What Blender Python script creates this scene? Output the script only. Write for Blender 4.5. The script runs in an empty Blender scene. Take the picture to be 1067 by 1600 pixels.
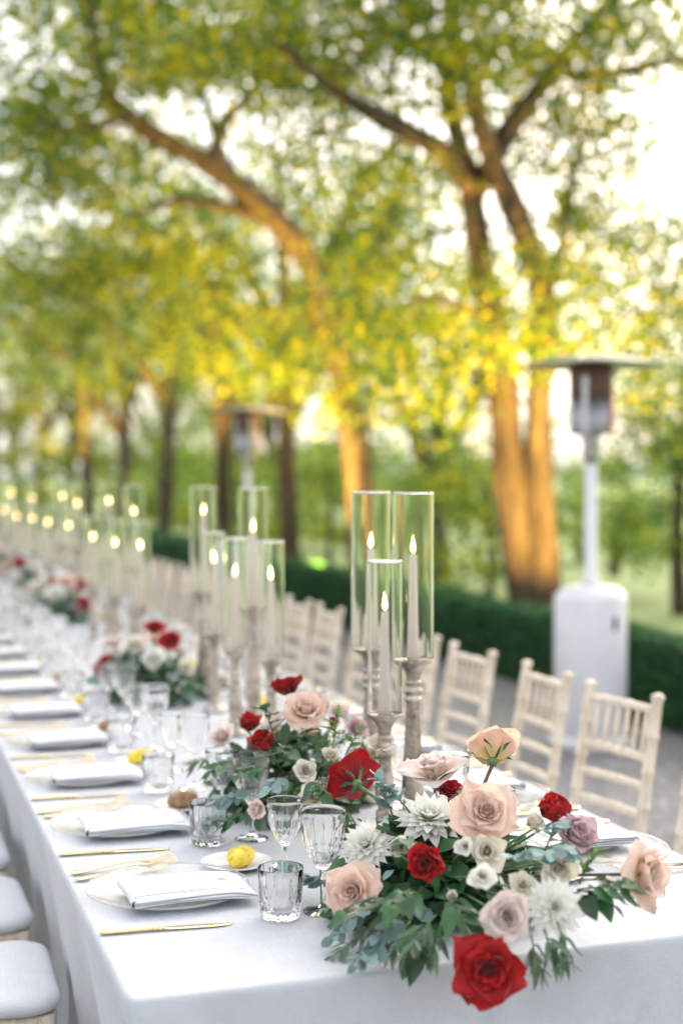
import bpy, math, random
import numpy as np
from mathutils import Vector, Matrix, Quaternion
PI = math.pi
sc = bpy.context.scene
C = bpy.data.collections.new('place'); sc.collection.children.link(C)

# ------------------------------------------------------------------ camera, sky, sun, exposure
cam_d = bpy.data.cameras.new('camera'); cam = bpy.data.objects.new('camera', cam_d); C.objects.link(cam)
sc.camera = cam
cam.location = (0, 0, 1.55)
cam.rotation_euler = (math.radians(90 - 1.42), 0, math.radians(-18.5))
cam_d.sensor_fit = 'VERTICAL'; cam_d.sensor_height = 36; cam_d.sensor_width = 24; cam_d.lens = 50
cam_d.clip_start = 0.05; cam_d.clip_end = 3000
cam_d.dof.use_dof = True; cam_d.dof.focus_distance = 2.72; cam_d.dof.aperture_fstop = 1.6
SUN_EL, SUN_AZ = 34.0, 44.0        # degrees; azimuth is measured clockwise from +Y
world = bpy.data.worlds.new('World'); sc.world = world; world.use_nodes = True
wn = world.node_tree; wn.nodes.clear()
wo = wn.nodes.new('ShaderNodeOutputWorld'); wb = wn.nodes.new('ShaderNodeBackground'); sk = wn.nodes.new('ShaderNodeTexSky')
sk.sky_type = 'NISHITA'; sk.sun_disc = False
sk.sun_elevation = math.radians(SUN_EL); sk.sun_rotation = math.radians(SUN_AZ)
sk.altitude = 100; sk.air_density = 0.8; sk.dust_density = 6; sk.ozone_density = 1.0
wb.inputs['Strength'].default_value = 0.15
veil = wn.nodes.new('ShaderNodeMix'); veil.data_type = 'RGBA'; veil.inputs[0].default_value = 0.5   # even high overcast in front of the blue
veil.inputs[7].default_value = (6.6, 6.4, 6.4, 1)
wn.links.new(sk.outputs[0], veil.inputs[6]); wn.links.new(veil.outputs[2], wb.inputs['Color']); wn.links.new(wb.outputs[0], wo.inputs['Surface'])
sun_d = bpy.data.lights.new('sun', 'SUN'); sun = bpy.data.objects.new('sun', sun_d); C.objects.link(sun)
sun_d.energy = 0.5; sun_d.angle = math.radians(60); sun_d.color = (1.0, 0.93, 0.83)
_a, _e = math.radians(SUN_AZ), math.radians(SUN_EL)
_sd = Vector((math.sin(_a) * math.cos(_e), math.cos(_a) * math.cos(_e), math.sin(_e)))
sun.rotation_euler = _sd.to_track_quat('Z', 'Y').to_euler()
sc.view_settings.view_transform = 'Standard'; sc.view_settings.look = 'None'
sc.view_settings.gamma = 1.0; sc.view_settings.use_curve_mapping = False
sc.view_settings.exposure = 1.34
cy = sc.cycles
cy.max_bounces = 24; cy.transparent_max_bounces = 64; cy.transmission_bounces = 14; cy.diffuse_bounces = 3; cy.glossy_bounces = 5
cy.sample_clamp_indirect = 6; cy.blur_glossy = 1.0
cy.use_denoising = True

# ------------------------------------------------------------------ materials
def newmat(name):
    m = bpy.data.materials.new(name); m.use_nodes = True
    n = m.node_tree.nodes; n.clear()
    o = n.new('ShaderNodeOutputMaterial')
    return m, n, m.node_tree.links, o
def noise(n, l, scale, detail=3, rough=0.5, coord='Object', vec=None):
    t = n.new('ShaderNodeTexNoise'); t.inputs['Scale'].default_value = scale
    t.inputs['Detail'].default_value = detail; t.inputs['Roughness'].default_value = rough
    if vec is None:
        c = n.new('ShaderNodeTexCoord'); vec = c.outputs[coord]
    l.new(vec, t.inputs['Vector']); return t
def ramp(n, l, fac, stops):
    r = n.new('ShaderNodeValToRGB'); e = r.color_ramp.elements
    while len(e) < len(stops): e.new(0.5)
    for k, (p, c) in enumerate(stops): e[k].position = p; e[k].color = (*c, 1)
    l.new(fac, r.inputs[0]); return r
def bump(n, l, height, strength, dist):
    b = n.new('ShaderNodeBump'); b.inputs['Strength'].default_value = strength; b.inputs['Distance'].default_value = dist
    l.new(height, b.inputs['Height']); return b
def mat_pbr(name, col, rough=0.5, metal=0.0, nscale=None, ncol=None, bscale=None, bstr=0.3, bdist=0.001, spec=0.5, sss=0.0, coat=0.0):
    m, n, l, o = newmat(name)
    p = n.new('ShaderNodeBsdfPrincipled'); l.new(p.outputs[0], o.inputs[0])
    p.inputs['Base Color'].default_value = (*col, 1); p.inputs['Roughness'].default_value = rough
    p.inputs['Metallic'].default_value = metal; p.inputs['Specular IOR Level'].default_value = spec
    if coat: p.inputs['Coat Weight'].default_value = coat
    if sss:
        p.inputs['Subsurface Weight'].default_value = sss; p.inputs['Subsurface Radius'].default_value = (1, .5, .3); p.inputs['Subsurface Scale'].default_value = 0.01
    if nscale:
        t = noise(n, l, nscale, 4, .6); r = ramp(n, l, t.outputs[0], [(.3, ncol), (.7, col)]); l.new(r.outputs[0], p.inputs['Base Color'])
    if bscale:
        t = noise(n, l, bscale, 3, .6); b = bump(n, l, t.outputs[0], bstr, bdist); l.new(b.outputs[0], p.inputs['Normal'])
    return m
def mat_leaf(name, cols, transl=0.45, rough=0.5, spec=0.35, tcol=None):
    """leaf: per-leaf colour by island, part of the light passes through"""
    m, n, l, o = newmat(name)
    g = n.new('ShaderNodeNewGeometry')
    st = [(k / max(1, len(cols) - 1), c) for k, c in enumerate(cols)]
    r = ramp(n, l, g.outputs['Random Per Island'], st)
    p = n.new('ShaderNodeBsdfPrincipled'); p.inputs['Roughness'].default_value = rough; p.inputs['Specular IOR Level'].default_value = spec
    t = n.new('ShaderNodeBsdfTranslucent'); mx = n.new('ShaderNodeMixShader'); mx.inputs[0].default_value = transl
    h = n.new('ShaderNodeHueSaturation'); h.inputs['Hue'].default_value = 0.485; h.inputs['Value'].default_value = 1.7; h.inputs['Saturation'].default_value = 1.05
    l.new(r.outputs[0], p.inputs['Base Color']); l.new(r.outputs[0], h.inputs['Color']); l.new(h.outputs[0], t.inputs['Color'])
    l.new(p.outputs[0], mx.inputs[1]); l.new(t.outputs[0], mx.inputs[2]); l.new(mx.outputs[0], o.inputs[0])
    return m
def mat_petal(name, base, tip, transl=0.3, var=0.12, mid=None, rough=0.6, sheen=0.2):
    """petal: colour runs from claw to tip along the petal's own 'v' attribute"""
    m, n, l, o = newmat(name)
    a = n.new('ShaderNodeAttribute'); a.attribute_name = 'v'
    st = [(0.0, base), (0.45, mid or tuple((b + t) / 2 for b, t in zip(base, tip))), (1.0, tip)]
    r = ramp(n, l, a.outputs['Fac'], st)
    t1 = noise(n, l, 55, 4, .6)
    hv = n.new('ShaderNodeHueSaturation')
    mr = n.new('ShaderNodeMapRange'); mr.inputs['From Min'].default_value = .3; mr.inputs['From Max'].default_value = .7
    mr.inputs['To Min'].default_value = 1 - var; mr.inputs['To Max'].default_value = 1 + var * .6
    l.new(t1.outputs[0], mr.inputs[0]); l.new(mr.outputs[0], hv.inputs['Value']); l.new(r.outputs[0], hv.inputs['Color'])
    p = n.new('ShaderNodeBsdfPrincipled'); p.inputs['Roughness'].default_value = rough; p.inputs['Specular IOR Level'].default_value = .25
    p.inputs['Sheen Weight'].default_value = sheen
    w = noise(n, l, 180, 2, .5); b = bump(n, l, w.outputs[0], .35, .0006); l.new(b.outputs[0], p.inputs['Normal'])
    t = n.new('ShaderNodeBsdfTranslucent'); mx = n.new('ShaderNodeMixShader'); mx.inputs[0].default_value = transl
    l.new(hv.outputs[0], p.inputs['Base Color']); l.new(hv.outputs[0], t.inputs['Color'])
    l.new(p.outputs[0], mx.inputs[1]); l.new(t.outputs[0], mx.inputs[2]); l.new(mx.outputs[0], o.inputs[0])
    return m
def mat_cloth(name, col, weave=900, wr=0.004, slub=True):
    m, n, l, o = newmat(name)
    c = n.new('ShaderNodeTexCoord')
    p = n.new('ShaderNodeBsdfPrincipled'); p.inputs['Roughness'].default_value = 1; p.inputs['Specular IOR Level'].default_value = .1
    l.new(p.outputs[0], o.inputs[0])
    # woven slubs: noise stretched along each thread direction
    hs = []
    for sx in ((260, 14, 260), (14, 260, 14)):
        mp = n.new('ShaderNodeMapping'); mp.inputs['Scale'].default_value = sx; l.new(c.outputs['Object'], mp.inputs[0])
        t = noise(n, l, 1.0, 3, .6, vec=mp.outputs[0]); hs.append(t)
    ad = n.new('ShaderNodeMath'); ad.operation = 'ADD'; l.new(hs[0].outputs[0], ad.inputs[0]); l.new(hs[1].outputs[0], ad.inputs[1])
    r = ramp(n, l, ad.outputs[0], [(.35, tuple(v * .86 for v in col)), (.65, col)])
    mr = n.new('ShaderNodeMath'); mr.operation = 'MULTIPLY'; mr.inputs[1].default_value = .5; l.new(ad.outputs[0], mr.inputs[0])
    l.new(mr.outputs[0], r.inputs[0]); l.new(r.outputs[0], p.inputs['Base Color'])
    big = noise(n, l, 5.5, 2, .5)
    b2 = bump(n, l, big.outputs[0], .5, .012)
    b = bump(n, l, ad.outputs[0], .8, .0016); l.new(b2.outputs[0], b.inputs['Normal']); l.new(b.outputs[0], p.inputs['Normal'])
    return m
def thin_fresnel(n, l):
    """Schlick reflectance that is the same from both sides of a thin wall"""
    w = n.new('ShaderNodeLayerWeight'); w.inputs['Blend'].default_value = .5
    a = n.new('ShaderNodeMath'); a.operation = 'POWER'; l.new(w.outputs['Facing'], a.inputs[0]); a.inputs[1].default_value = 5.0
    b = n.new('ShaderNodeMath'); b.operation = 'MULTIPLY_ADD'; l.new(a.outputs[0], b.inputs[0]); b.inputs[1].default_value = .9; b.inputs[2].default_value = .028
    return b
def mat_glass_thin(name, tint=(.985, .99, .985)):
    m, n, l, o = newmat(name)
    f = thin_fresnel(n, l)
    t = n.new('ShaderNodeBsdfTransparent'); t.inputs[0].default_value = (*tint, 1)
    g = n.new('ShaderNodeBsdfGlossy'); g.inputs['Roughness'].default_value = .0
    mx = n.new('ShaderNodeMixShader'); l.new(f.outputs[0], mx.inputs[0]); l.new(t.outputs[0], mx.inputs[1]); l.new(g.outputs[0], mx.inputs[2])
    l.new(mx.outputs[0], o.inputs[0]); return m
def mat_glass(name, tint=(1, 1, 1), ior=1.5, rough=0.0):
    m, n, l, o = newmat(name)
    g = n.new('ShaderNodeBsdfGlass'); g.inputs['Color'].default_value = (*tint, 1); g.inputs['IOR'].default_value = ior; g.inputs['Roughness'].default_value = rough
    l.new(g.outputs[0], o.inputs[0]); return m
def mat_emit(name, col, s):
    m, n, l, o = newmat(name); e = n.new('ShaderNodeEmission'); e.inputs[0].default_value = (*col, 1); e.inputs[1].default_value = s
    l.new(e.outputs[0], o.inputs[0]); return m

# ------------------------------------------------------------------ mesh helpers
def link_mesh(name, me, mat, parent=None, loc=None, smooth=True):
    o = bpy.data.objects.new(name, me); C.objects.link(o)
    if mat is not None and not me.materials: me.materials.append(mat)
    if parent is not None: o.parent = parent
    if loc is not None: o.location = loc
    return o
def mk(name, vs, fs, mat, parent=None, loc=None, smooth=True, v=None):
    me = bpy.data.meshes.new(name); me.from_pydata(vs, [], fs)
    if smooth: me.polygons.foreach_set('use_smooth', [True] * len(me.polygons))
    if v is not None:
        a = me.attributes.new('v', 'FLOAT', 'POINT'); a.data.foreach_set('value', v)
    me.update()
    return link_mesh(name, me, mat, parent, loc)
def quads_np(name, V, mat, parent=None):
    """V: (n,4,3) array of quads -> one mesh, fast"""
    n = len(V); me = bpy.data.meshes.new(name)
    me.vertices.add(n * 4); me.vertices.foreach_set('co', V.reshape(-1).astype(np.float32))
    me.loops.add(n * 4); me.loops.foreach_set('vertex_index', np.arange(n * 4, dtype=np.int32))
    me.polygons.add(n); me.polygons.foreach_set('loop_start', np.arange(0, n * 4, 4, dtype=np.int32))
    me.update(calc_edges=True); me.validate()
    return link_mesh(name, me, mat, parent)
class MB:
    def __init__(s): s.v = []; s.f = []; s.a = []
    def add(s, vs, fs, a=None):
        k = len(s.v); s.v += [tuple(p) for p in vs]; s.f += [tuple(i + k for i in f) for f in fs]
        s.a += list(a) if a is not None else [0.0] * len(vs); return s
    def box(s, c, d, rz=0, bev=0.0):
        x, y, z = d[0] / 2, d[1] / 2, d[2] / 2; cr, sr = math.cos(rz), math.sin(rz)
        if bev <= 0:
            P = [(i * x, j * y, k * z) for k in (-1, 1) for i, j in ((-1, -1), (1, -1), (1, 1), (-1, 1))]
            F = [(3, 2, 1, 0), (4, 5, 6, 7), (0, 1, 5, 4), (1, 2, 6, 5), (2, 3, 7, 6), (3, 0, 4, 7)]
        else:
            P = []; F = []
            lv = [(-z, bev), (-z + bev, 0), (z - bev, 0), (z, bev)]
            for zz, ins in lv:
                for i, j in ((-1, -1), (1, -1), (1, 1), (-1, 1)):
                    a, b = x - ins, y - ins
                    P += [(i * a if j * i > 0 else i * (a - (0)), j * b, zz)]
            for r in range(3):
                for q in range(4): F.append((r * 4 + q, r * 4 + (q + 1) % 4, r * 4 + 4 + (q + 1) % 4, r * 4 + 4 + q))
            F += [(3, 2, 1, 0), (12, 13, 14, 15)]
        return s.add([(c[0] + p[0] * cr - p[1] * sr, c[1] + p[0] * sr + p[1] * cr, c[2] + p[2]) for p in P], F)
    def lathe(s, prof, n=24, c=(0, 0, 0), fn=None, closed=False):
        """prof: list of (r, z); fn(i,j,ang,r,z)->r"""
        P = []; F = []
        for j, (r, z) in enumerate(prof):
            for i in range(n):
                a = 2 * PI * i / n; rr = fn(i, j, a, r, z) if fn else r
                P.append((c[0] + rr * math.cos(a), c[1] + rr * math.sin(a), c[2] + z))
        m = len(prof)
        for j in range(m - 1 if not closed else m):
            j2 = (j + 1) % m
            for i in range(n):
                i2 = (i + 1) % n; F.append((j * n + i, j * n + i2, j2 * n + i2, j2 * n + i))
        return s.add(P, F)
    def tube(s, pts, rad, n=8, cap=True, fn=None):
        pts = [Vector(p) for p in pts]; m = len(pts)
        if not hasattr(rad, '__len__'): rad = [rad] * m
        P = []; F = []; up = Vector((0, 0, 1)); x = None
        for k in range(m):
            t = (pts[min(k + 1, m - 1)] - pts[max(k - 1, 0)]).normalized()
            if x is None: x = t.orthogonal().normalized()
            x = (x - t * x.dot(t))
            x = x.normalized() if x.length > 1e-6 else t.orthogonal().normalized()
            y = t.cross(x)
            for i in range(n):
                a = 2 * PI * i / n; r = rad[k] * (fn(k, a) if fn else 1)
                P.append(pts[k] + x * (math.cos(a) * r) + y * (math.sin(a) * r))
        for k in range(m - 1):
            for i in range(n): F.append((k * n + i, k * n + (i + 1) % n, k * n + n + (i + 1) % n, k * n + n + i))
        if cap: F += [tuple(range(n - 1, -1, -1)), tuple(range((m - 1) * n, m * n))]
        return s.add(P, F)
    def build(s, name, mat, parent=None, loc=None, smooth=True, attr=False):
        return mk(name, s.v, s.f, mat, parent, loc, smooth, s.a if attr else None)
def empty(name, loc=(0, 0, 0), rz=0, parent=None):
    o = bpy.data.objects.new(name, None); C.objects.link(o); o.location = loc; o.rotation_euler = (0, 0, rz); o.empty_display_size = .05
    if parent: o.parent = parent
    return o
def tag(o, label=None, cat=None, group=None, kind=None):
    if label: o['label'] = label
    if cat: o['category'] = cat
    if group: o['group'] = group
    if kind: o['kind'] = kind
    return o
KIDS = {}
def copy_tree(o, parent=None):
    c = o.copy(); C.objects.link(c)
    if parent is not None: c.parent = parent
    for ch in KIDS.get(o.name) or o.children: copy_tree(ch, c)
    return c
def place(proto, used, name, loc, rz=0, label=None, group=None):
    """first call moves the prototype itself, later ones copy it"""
    o = proto if not used else copy_tree(proto)
    o.location = loc; o.rotation_euler = (0, 0, rz)
    if label: o['label'] = label
    if group: o['group'] = group
    return o
ORD = ['nearest', 'second', 'third', 'fourth', 'fifth', 'sixth', 'seventh', 'eighth', 'ninth', 'tenth', 'eleventh', 'twelfth', 'thirteenth', 'fourteenth', 'fifteenth', 'sixteenth']
def cm(t, n=3):
    """catmull-rom smoothing of (x,y,z,r) points"""
    t = [np.array(p, float) for p in t]; out = []
    for i in range(len(t) - 1):
        p0, p1, p2, p3 = t[max(i - 1, 0)], t[i], t[i + 1], t[min(i + 2, len(t) - 1)]
        for k in range(n):
            u = k / n
            out.append(.5 * ((2 * p1) + (-p0 + p2) * u + (2 * p0 - 5 * p1 + 4 * p2 - p3) * u * u + (-p0 + 3 * p1 - 3 * p2 + p3) * u ** 3))
    out.append(t[-1]); return out

# ------------------------------------------------------------------ ground
m, n, l, o = newmat('gravel')
p = n.new('ShaderNodeBsdfPrincipled'); p.inputs['Roughness'].default_value = .95; l.new(p.outputs[0], o.inputs[0])
c = n.new('ShaderNodeTexCoord')
vo = n.new('ShaderNodeTexVoronoi'); vo.inputs['Scale'].default_value = 62; l.new(c.outputs['Object'], vo.inputs['Vector'])
sep = n.new('ShaderNodeSeparateColor'); l.new(vo.outputs['Color'], sep.inputs[0])
r = ramp(n, l, sep.outputs[0], [(0, (.13, .125, .12)), (.5, (.27, .265, .26)), (1, (.46, .45, .44))])
big = noise(n, l, .8, 5, .65); r2 = ramp(n, l, big.outputs[0], [(.35, (.62, .62, .62)), (.65, (1, 1, 1))])
mm = n.new('ShaderNodeMix'); mm.data_type = 'RGBA'; mm.blend_type = 'MULTIPLY'; mm.inputs[0].default_value = 1
l.new(r.outputs[0], mm.inputs[6]); l.new(r2.outputs[0], mm.inputs[7]); l.new(mm.outputs[2], p.inputs['Base Color'])
b = bump(n, l, vo.outputs['Distance'], .8, .012); b.invert = True; l.new(b.outputs[0], p.inputs['Normal'])
M_gravel = m
m, n, l, o = newmat('lawn')
p = n.new('ShaderNodeBsdfPrincipled'); p.inputs['Roughness'].default_value = .9; l.new(p.outputs[0], o.inputs[0])
t = noise(n, l, 1.2, 6, .65); r = ramp(n, l, t.outputs[0], [(.3, (.27, .37, .12)), (.7, (.38, .47, .19))]); l.new(r.outputs[0], p.inputs['Base Color'])
t2 = noise(n, l, 60, 3, .6); b = bump(n, l, t2.outputs[0], .8, .05); l.new(b.outputs[0], p.inputs['Normal'])
M_lawn = m
def sheet(name, x0, x1, y0, y1, z, mat, zf=None, nx=1, ny=1):
    vs = []; fs = []
    for j in range(ny + 1):
        for i in range(nx + 1):
            x = x0 + (x1 - x0) * i / nx; y = y0 + (y1 - y0) * j / ny
            vs.append((x, y, z + (zf(x, y) if zf else 0)))
    for j in range(ny):
        for i in range(nx): k = j * (nx + 1) + i; fs.append((k, k + 1, k + nx + 2, k + nx + 1))
    return tag(mk(name, vs, fs, mat), kind='structure')
sheet('ground', -900, 1500, -600, 1800, -.008, M_lawn)
sheet('gravel_terrace', -9, 4.85, -8, 75, 0, M_gravel)
M_hill = mat_pbr('far_hill', (.10, .15, .10), .95, nscale=.02, ncol=(.05, .09, .05))
hv = []; hf = []; rr = random.Random(4)
for i in range(61):
    a = math.radians(-35 + i * 2.2); h = 7 + 5 * math.sin(i * .31) + 3 * math.sin(i * .83 + 1)
    for d, hh in ((620, -1), (700, h * .75), (820, h), (1000, -1)): hv.append((math.sin(a) * d, math.cos(a) * d, hh))
for i in range(60):
    for k in range(3): q = i * 4 + k; hf.append((q, q + 1, q + 5, q + 4))
tag(mk('hills', hv, hf, M_hill), kind='structure')

# ------------------------------------------------------------------ foliage machinery
rng = np.random.default_rng(7)
def leaf_quads(cen, size, asp=.6, droop=.35, rg=rng):
    n = len(cen)
    d = rg.normal(size=(n, 3)); d[:, 2] -= droop; d /= np.linalg.norm(d, axis=1)[:, None]
    q = rg.normal(size=(n, 3)); q[:, 2] += .8
    s = np.cross(d, q); s /= np.linalg.norm(s, axis=1)[:, None] + 1e-9
    sz = (size * rg.uniform(.65, 1.25, n))[:, None]
    a = cen; b = cen + d * sz * .55 + s * sz * asp * .5; c2 = cen + d * sz; e = cen + d * sz * .55 - s * sz * asp * .5
    return np.stack([a, b, c2, e], 1)
DENS = .48
GATHER = .42
def clumps(masses, per, spread, rg=rng, voids=()):
    """masses: (x,y,z, rx,ry,rz, number of clumps) -> leaf centres"""
    out = []
    for (x, y, z, rx, ry, rz, k) in masses:
        u = rg.normal(size=(k, 3)); u /= np.linalg.norm(u, axis=1)[:, None]; u *= (rg.uniform(.15, 1, k) ** .5)[:, None]
        cc = np.array([x, y, z]) + u * np.array([rx, ry, rz])
        for (vx, vy, vz, vr) in voids:
            cc = cc[np.linalg.norm(cc - np.array([vx, vy, vz]), axis=1) > vr]
        # boughs: leaf clumps gather round a few spray centres, leaving open gaps between
        nb = max(2, int(len(cc) * .22)); bc = cc[rg.integers(0, len(cc), nb)]
        ix = np.argmin(np.linalg.norm(cc[:, None] - bc[None], axis=2), axis=1); cc = cc + (bc[ix] - cc) * GATHER
        kk = np.maximum(4, (DENS * per * rg.uniform(.4, 1.5, len(cc)))).astype(int)
        rep = np.repeat(cc, kk, 0)
        sp = spread * np.repeat(rg.uniform(.6, 1.3, len(cc)), kk)[:, None]
        out.append(rep + rg.normal(size=rep.shape) * sp * np.array([1, 1, .55]))
    return np.concatenate(out)
M_leafA = mat_leaf('tree_leaves', [(.02, .075, .03), (.045, .12, .03), (.09, .17, .02), (.25, .30, .015), (.46, .40, .015)], .48)
M_leafB = mat_leaf('tree_leaves_deep', [(.015, .07, .045), (.03, .10, .045), (.06, .15, .04), (.18, .26, .02), (.38, .37, .02)], .48)
M_leafC = mat_leaf('far_leaves', [(.08, .17, .04), (.16, .26, .05), (.28, .34, .06)], .5)
m, n, l, o = newmat('bark')
p = n.new('ShaderNodeBsdfPrincipled'); p.inputs['Roughness'].default_value = .9; l.new(p.outputs[0], o.inputs[0])
c = n.new('ShaderNodeTexCoord'); mp = n.new('ShaderNodeMapping'); mp.inputs['Scale'].default_value = (14, 14, 3.2); l.new(c.outputs['Object'], mp.inputs[0])
t = noise(n, l, 1, 6, .7, vec=mp.outputs[0]); r = ramp(n, l, t.outputs[0], [(.32, (.03, .02, .014)), (.55, (.10, .07, .045)), (.75, (.19, .145, .10))])
l.new(r.outputs[0], p.inputs['Base Color']); b = bump(n, l, t.outputs[0], 1, .04); l.new(b.outputs[0], p.inputs['Normal'])
M_bark = m
def limb(name, pts, parent, n=10, seed=0):
    rr = random.Random(seed); q = cm(pts, 4)
    ph = [rr.uniform(0, 6.28) for _ in range(4)]
    mb = MB(); mb.tube([p[:3] for p in q], [p[3] for p in q], n, True,
        lambda k, a: 1 + .12 * math.sin(3 * a + ph[0] + k * .2) + .07 * math.sin(5 * a + ph[1] - k * .35) + .05 * math.sin(k * 1.3 + ph[2]))
    return mb.build(name, M_bark, parent)
def pts(*a):
    return [tuple(p) + (r,) for p, r in a]

# ------------------------------------------------------------------ the two trees whose limbs one can follow
t1 = empty('broadleaf_tree'); tag(t1, 'uplit twin-stemmed tree rising just behind the nearest patio heater', 'tree', 'avenue trees behind the box hedge')
limb('trunk', pts(((5.675, 11.242, -0.166), 0.209), ((5.657, 11.261, 0.34), 0.165), ((5.641, 11.282, 0.959), 0.144), ((5.614, 11.31, 1.69), 0.117), ((5.62, 11.326, 2.365), 0.100), ((5.668, 11.328, 3.04), 0.109),
     ((5.479, 11.3, 3.586), 0.113), ((5.201, 11.194, 4.047), 0.104), ((4.951, 11.078, 4.492), 0.083), ((4.777, 11.046, 5.056), 0.065), ((4.566, 11.028, 5.717), 0.052), ((4.472, 11.082, 6.566), 0.035)), t1, 12, 1)
limb('trunk', pts(((5.569, 11.382, -0.179), 0.191), ((5.542, 11.409, 0.501), 0.157), ((5.472, 11.449, 1.124), 0.148), ((5.445, 11.581, 1.807), 0.148), ((5.396, 11.614, 2.435), 0.135), ((5.272, 11.565, 2.995), 0.122),
     ((5.128, 11.522, 3.546), 0.113), ((5.006, 11.471, 4.088), 0.104), ((4.88, 11.417, 4.455), 0.087), ((4.922, 11.736, 5.093), 0.078), ((5.152, 12.106, 6.024), 0.061)), t1, 12, 2)
limb('branch', pts(((5.059, 11.452, 4.032), .1), ((4.632, 11.18, 4.287), .095), ((4.121, 10.825, 4.369), .08), ((3.671, 10.556, 4.446), .06), ((3.32, 10.359, 4.548), .045), ((2.867, 10.095, 4.755), .025)), t1, 8, 3)
limb('branch', pts(((5.034, 11.354, 4.012), .1), ((5.328, 11.376, 4.562), .1), ((5.718, 11.469, 5.047), .08), ((6.096, 11.565, 5.483), .06), ((6.605, 11.724, 5.999), .045), ((7.247, 11.841, 6.584), .03)), t1, 8, 4)
limb('branch', pts(((5.84, 11.536, 5.149), .05), ((6.159, 11.323, 5.104), .045), ((6.433, 11.02, 5.103), .04), ((6.799, 10.689, 5.189), .03)), t1, 8, 5)
limb('branch', pts(((5.668, 11.329, 3.096), .06), ((5.961, 11.562, 3.652), .045), ((6.184, 11.821, 4.29), .035), ((6.626, 12.114, 5.042), .02)), t1, 6, 6)
limb('branch', pts(((4.883, 11.643, 5.064), .06), ((4.676, 12.04, 5.494), .045), ((4.307, 12.384, 5.848), .03), ((3.866, 12.542, 6.258), .02)), t1, 6, 7)
limb('branch', pts(((5.641, 11.319, 2.365), .05), ((5.789, 10.961, 2.675), .035), ((6.004, 10.684, 2.872), .02), ((6.307, 10.373, 2.956), .012)), t1, 6, 8)
limb('branch', pts(((5.282, 11.56, 2.938), .05), ((4.751, 11.319, 3.059), .035), ((4.293, 11.049, 3.01), .02)), t1, 6, 9)
L = clumps([
    (*(3.81, 10.954, 5.301), 1.1, 1.5, .8, 89), (*(3.17, 11.161, 5.042), 1.0, 1.4, .7, 72), (*(4.718, 11.391, 5.419), 1.0, 1.4, .8, 81), (*(4.162, 10.717, 4.806), .8, 1.0, .5, 49),
    (*(5.825, 11.663, 5.782), 1.1, 1.4, .8, 78), (*(6.749, 11.57, 5.965), 1.0, 1.4, .75, 69), (*(6.422, 11.451, 5.322), .7, .9, .35, 23), (*(3.981, 11.448, 6.22), 2.2, 2.4, 1.0, 137), (*(6.201, 11.776, 6.843), 2.2, 2.4, 1.0, 137),
    (*(4.323, 11.912, 4.129), .8, 1.2, .55, 26), (*(3.661, 11.511, 4.546), .8, 1.2, .5, 26), (*(5.577, 11.938, 5.03), .6, .8, .6, 26), (*(4.923, 12.345, 4.192), .6, .9, .5, 18),
    (*(6.257, 12.116, 4.413), .6, .8, .7, 26), (*(6.074, 11.765, 4.796), .6, .8, .6, 44), (*(6.61, 11.898, 4.631), .4, .8, .7, 26), (*(6.274, 11.889, 4.014), .5, .8, .5, 26), (*(6.895, 11.454, 3.392), .6, .8, .35, 22), (*(6.808, 11.117, 5.546), .7, .9, .5, 34), (*(7.066, 11.412, 3.977), .45, .8, .35, 14), (*(6.397, 11.622, 3.45), .7, .9, .35, 26), (*(6.61, 11.772, 3.836), .5, .8, .3, 10), (*(5.376, 11.381, 5.371), 1.0, 1.2, .7, 58), (*(4.843, 12.14, 3.392), .9, 1.3, .6, 30), (*(4.419, 12.703, 3.328), .8, 1.2, .6, 24), (*(4.693, 10.905, 2.638), .9, 1.2, .45, 34),
    (*(5.353, 10.701, 3.275), .45, .6, .35, 15), (*(5.356, 10.472, 2.619), .8, .9, .3, 26), (*(4.277, 11.781, 2.59), .9, 1.2, .5, 30), (*(6.305, 11.222, 3.108), .9, 1.0, .35, 20), (*(6.731, 11.066, 2.598), .8, 1.1, .5, 26), (*(6.786, 11.495, 3.567), .6, .8, .3, 8),
    (*(5.383, 12.98, 2.085), .8, 1.0, .4, 16), (*(7.117, 12.403, 2.211), 1.0, 1.0, .4, 22)], 62, .24)
tag(quads_np('crown', leaf_quads(L, .080), M_leafA, t1), kind='stuff')

t2 = empty('broadleaf_tree'); tag(t2, 'tree with a thick dark limb arching left over the table, second in the row', 'tree', 'avenue trees behind the box hedge')
limb('trunk', pts(((5.63, 15.902, -0.009), .25), ((5.592, 15.933, 0.675), .2), ((5.554, 15.965, 1.435), .17), ((5.428, 15.924, 2.267), .16), ((5.265, 15.89, 2.939), .155), ((5.066, 15.761, 3.517), .15),
     ((4.805, 15.545, 4.027), .15), ((4.434, 15.361, 4.361), .15), ((4.008, 15.088, 4.597), .14), ((3.484, 14.742, 4.836), .12), ((2.988, 14.49, 4.965), .1), ((2.514, 14.231, 5.146), .085), ((2.29, 14.101, 5.36), .07), ((2.155, 13.947, 5.802), .05), ((2.101, 13.981, 6.423), .03)), t2, 12, 11)
limb('branch', pts(((3.516, 14.731, 4.809), .09), ((3.583, 14.719, 5.194), .07), ((3.893, 14.837, 5.618), .05), ((4.338, 15.019, 6.187), .03)), t2, 8, 12)
limb('branch', pts(((4.306, 15.3, 4.393), .09), ((3.681, 14.983, 4.461), .065), ((3.14, 14.742, 4.439), .045), ((2.621, 14.488, 4.224), .025)), t2, 8, 13)
limb('branch', pts(((4.008, 15.088, 4.597), .1), ((3.792, 15.489, 5.068), .07), ((3.767, 15.935, 5.667), .05), ((3.539, 16.241, 6.382), .03)), t2, 8, 14)
limb('branch', pts(((5.186, 15.817, 3.155), .1), ((5.606, 16.117, 3.882), .08), ((6.115, 16.388, 4.642), .06), ((6.491, 16.71, 5.594), .04)), t2, 8, 15)
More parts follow.
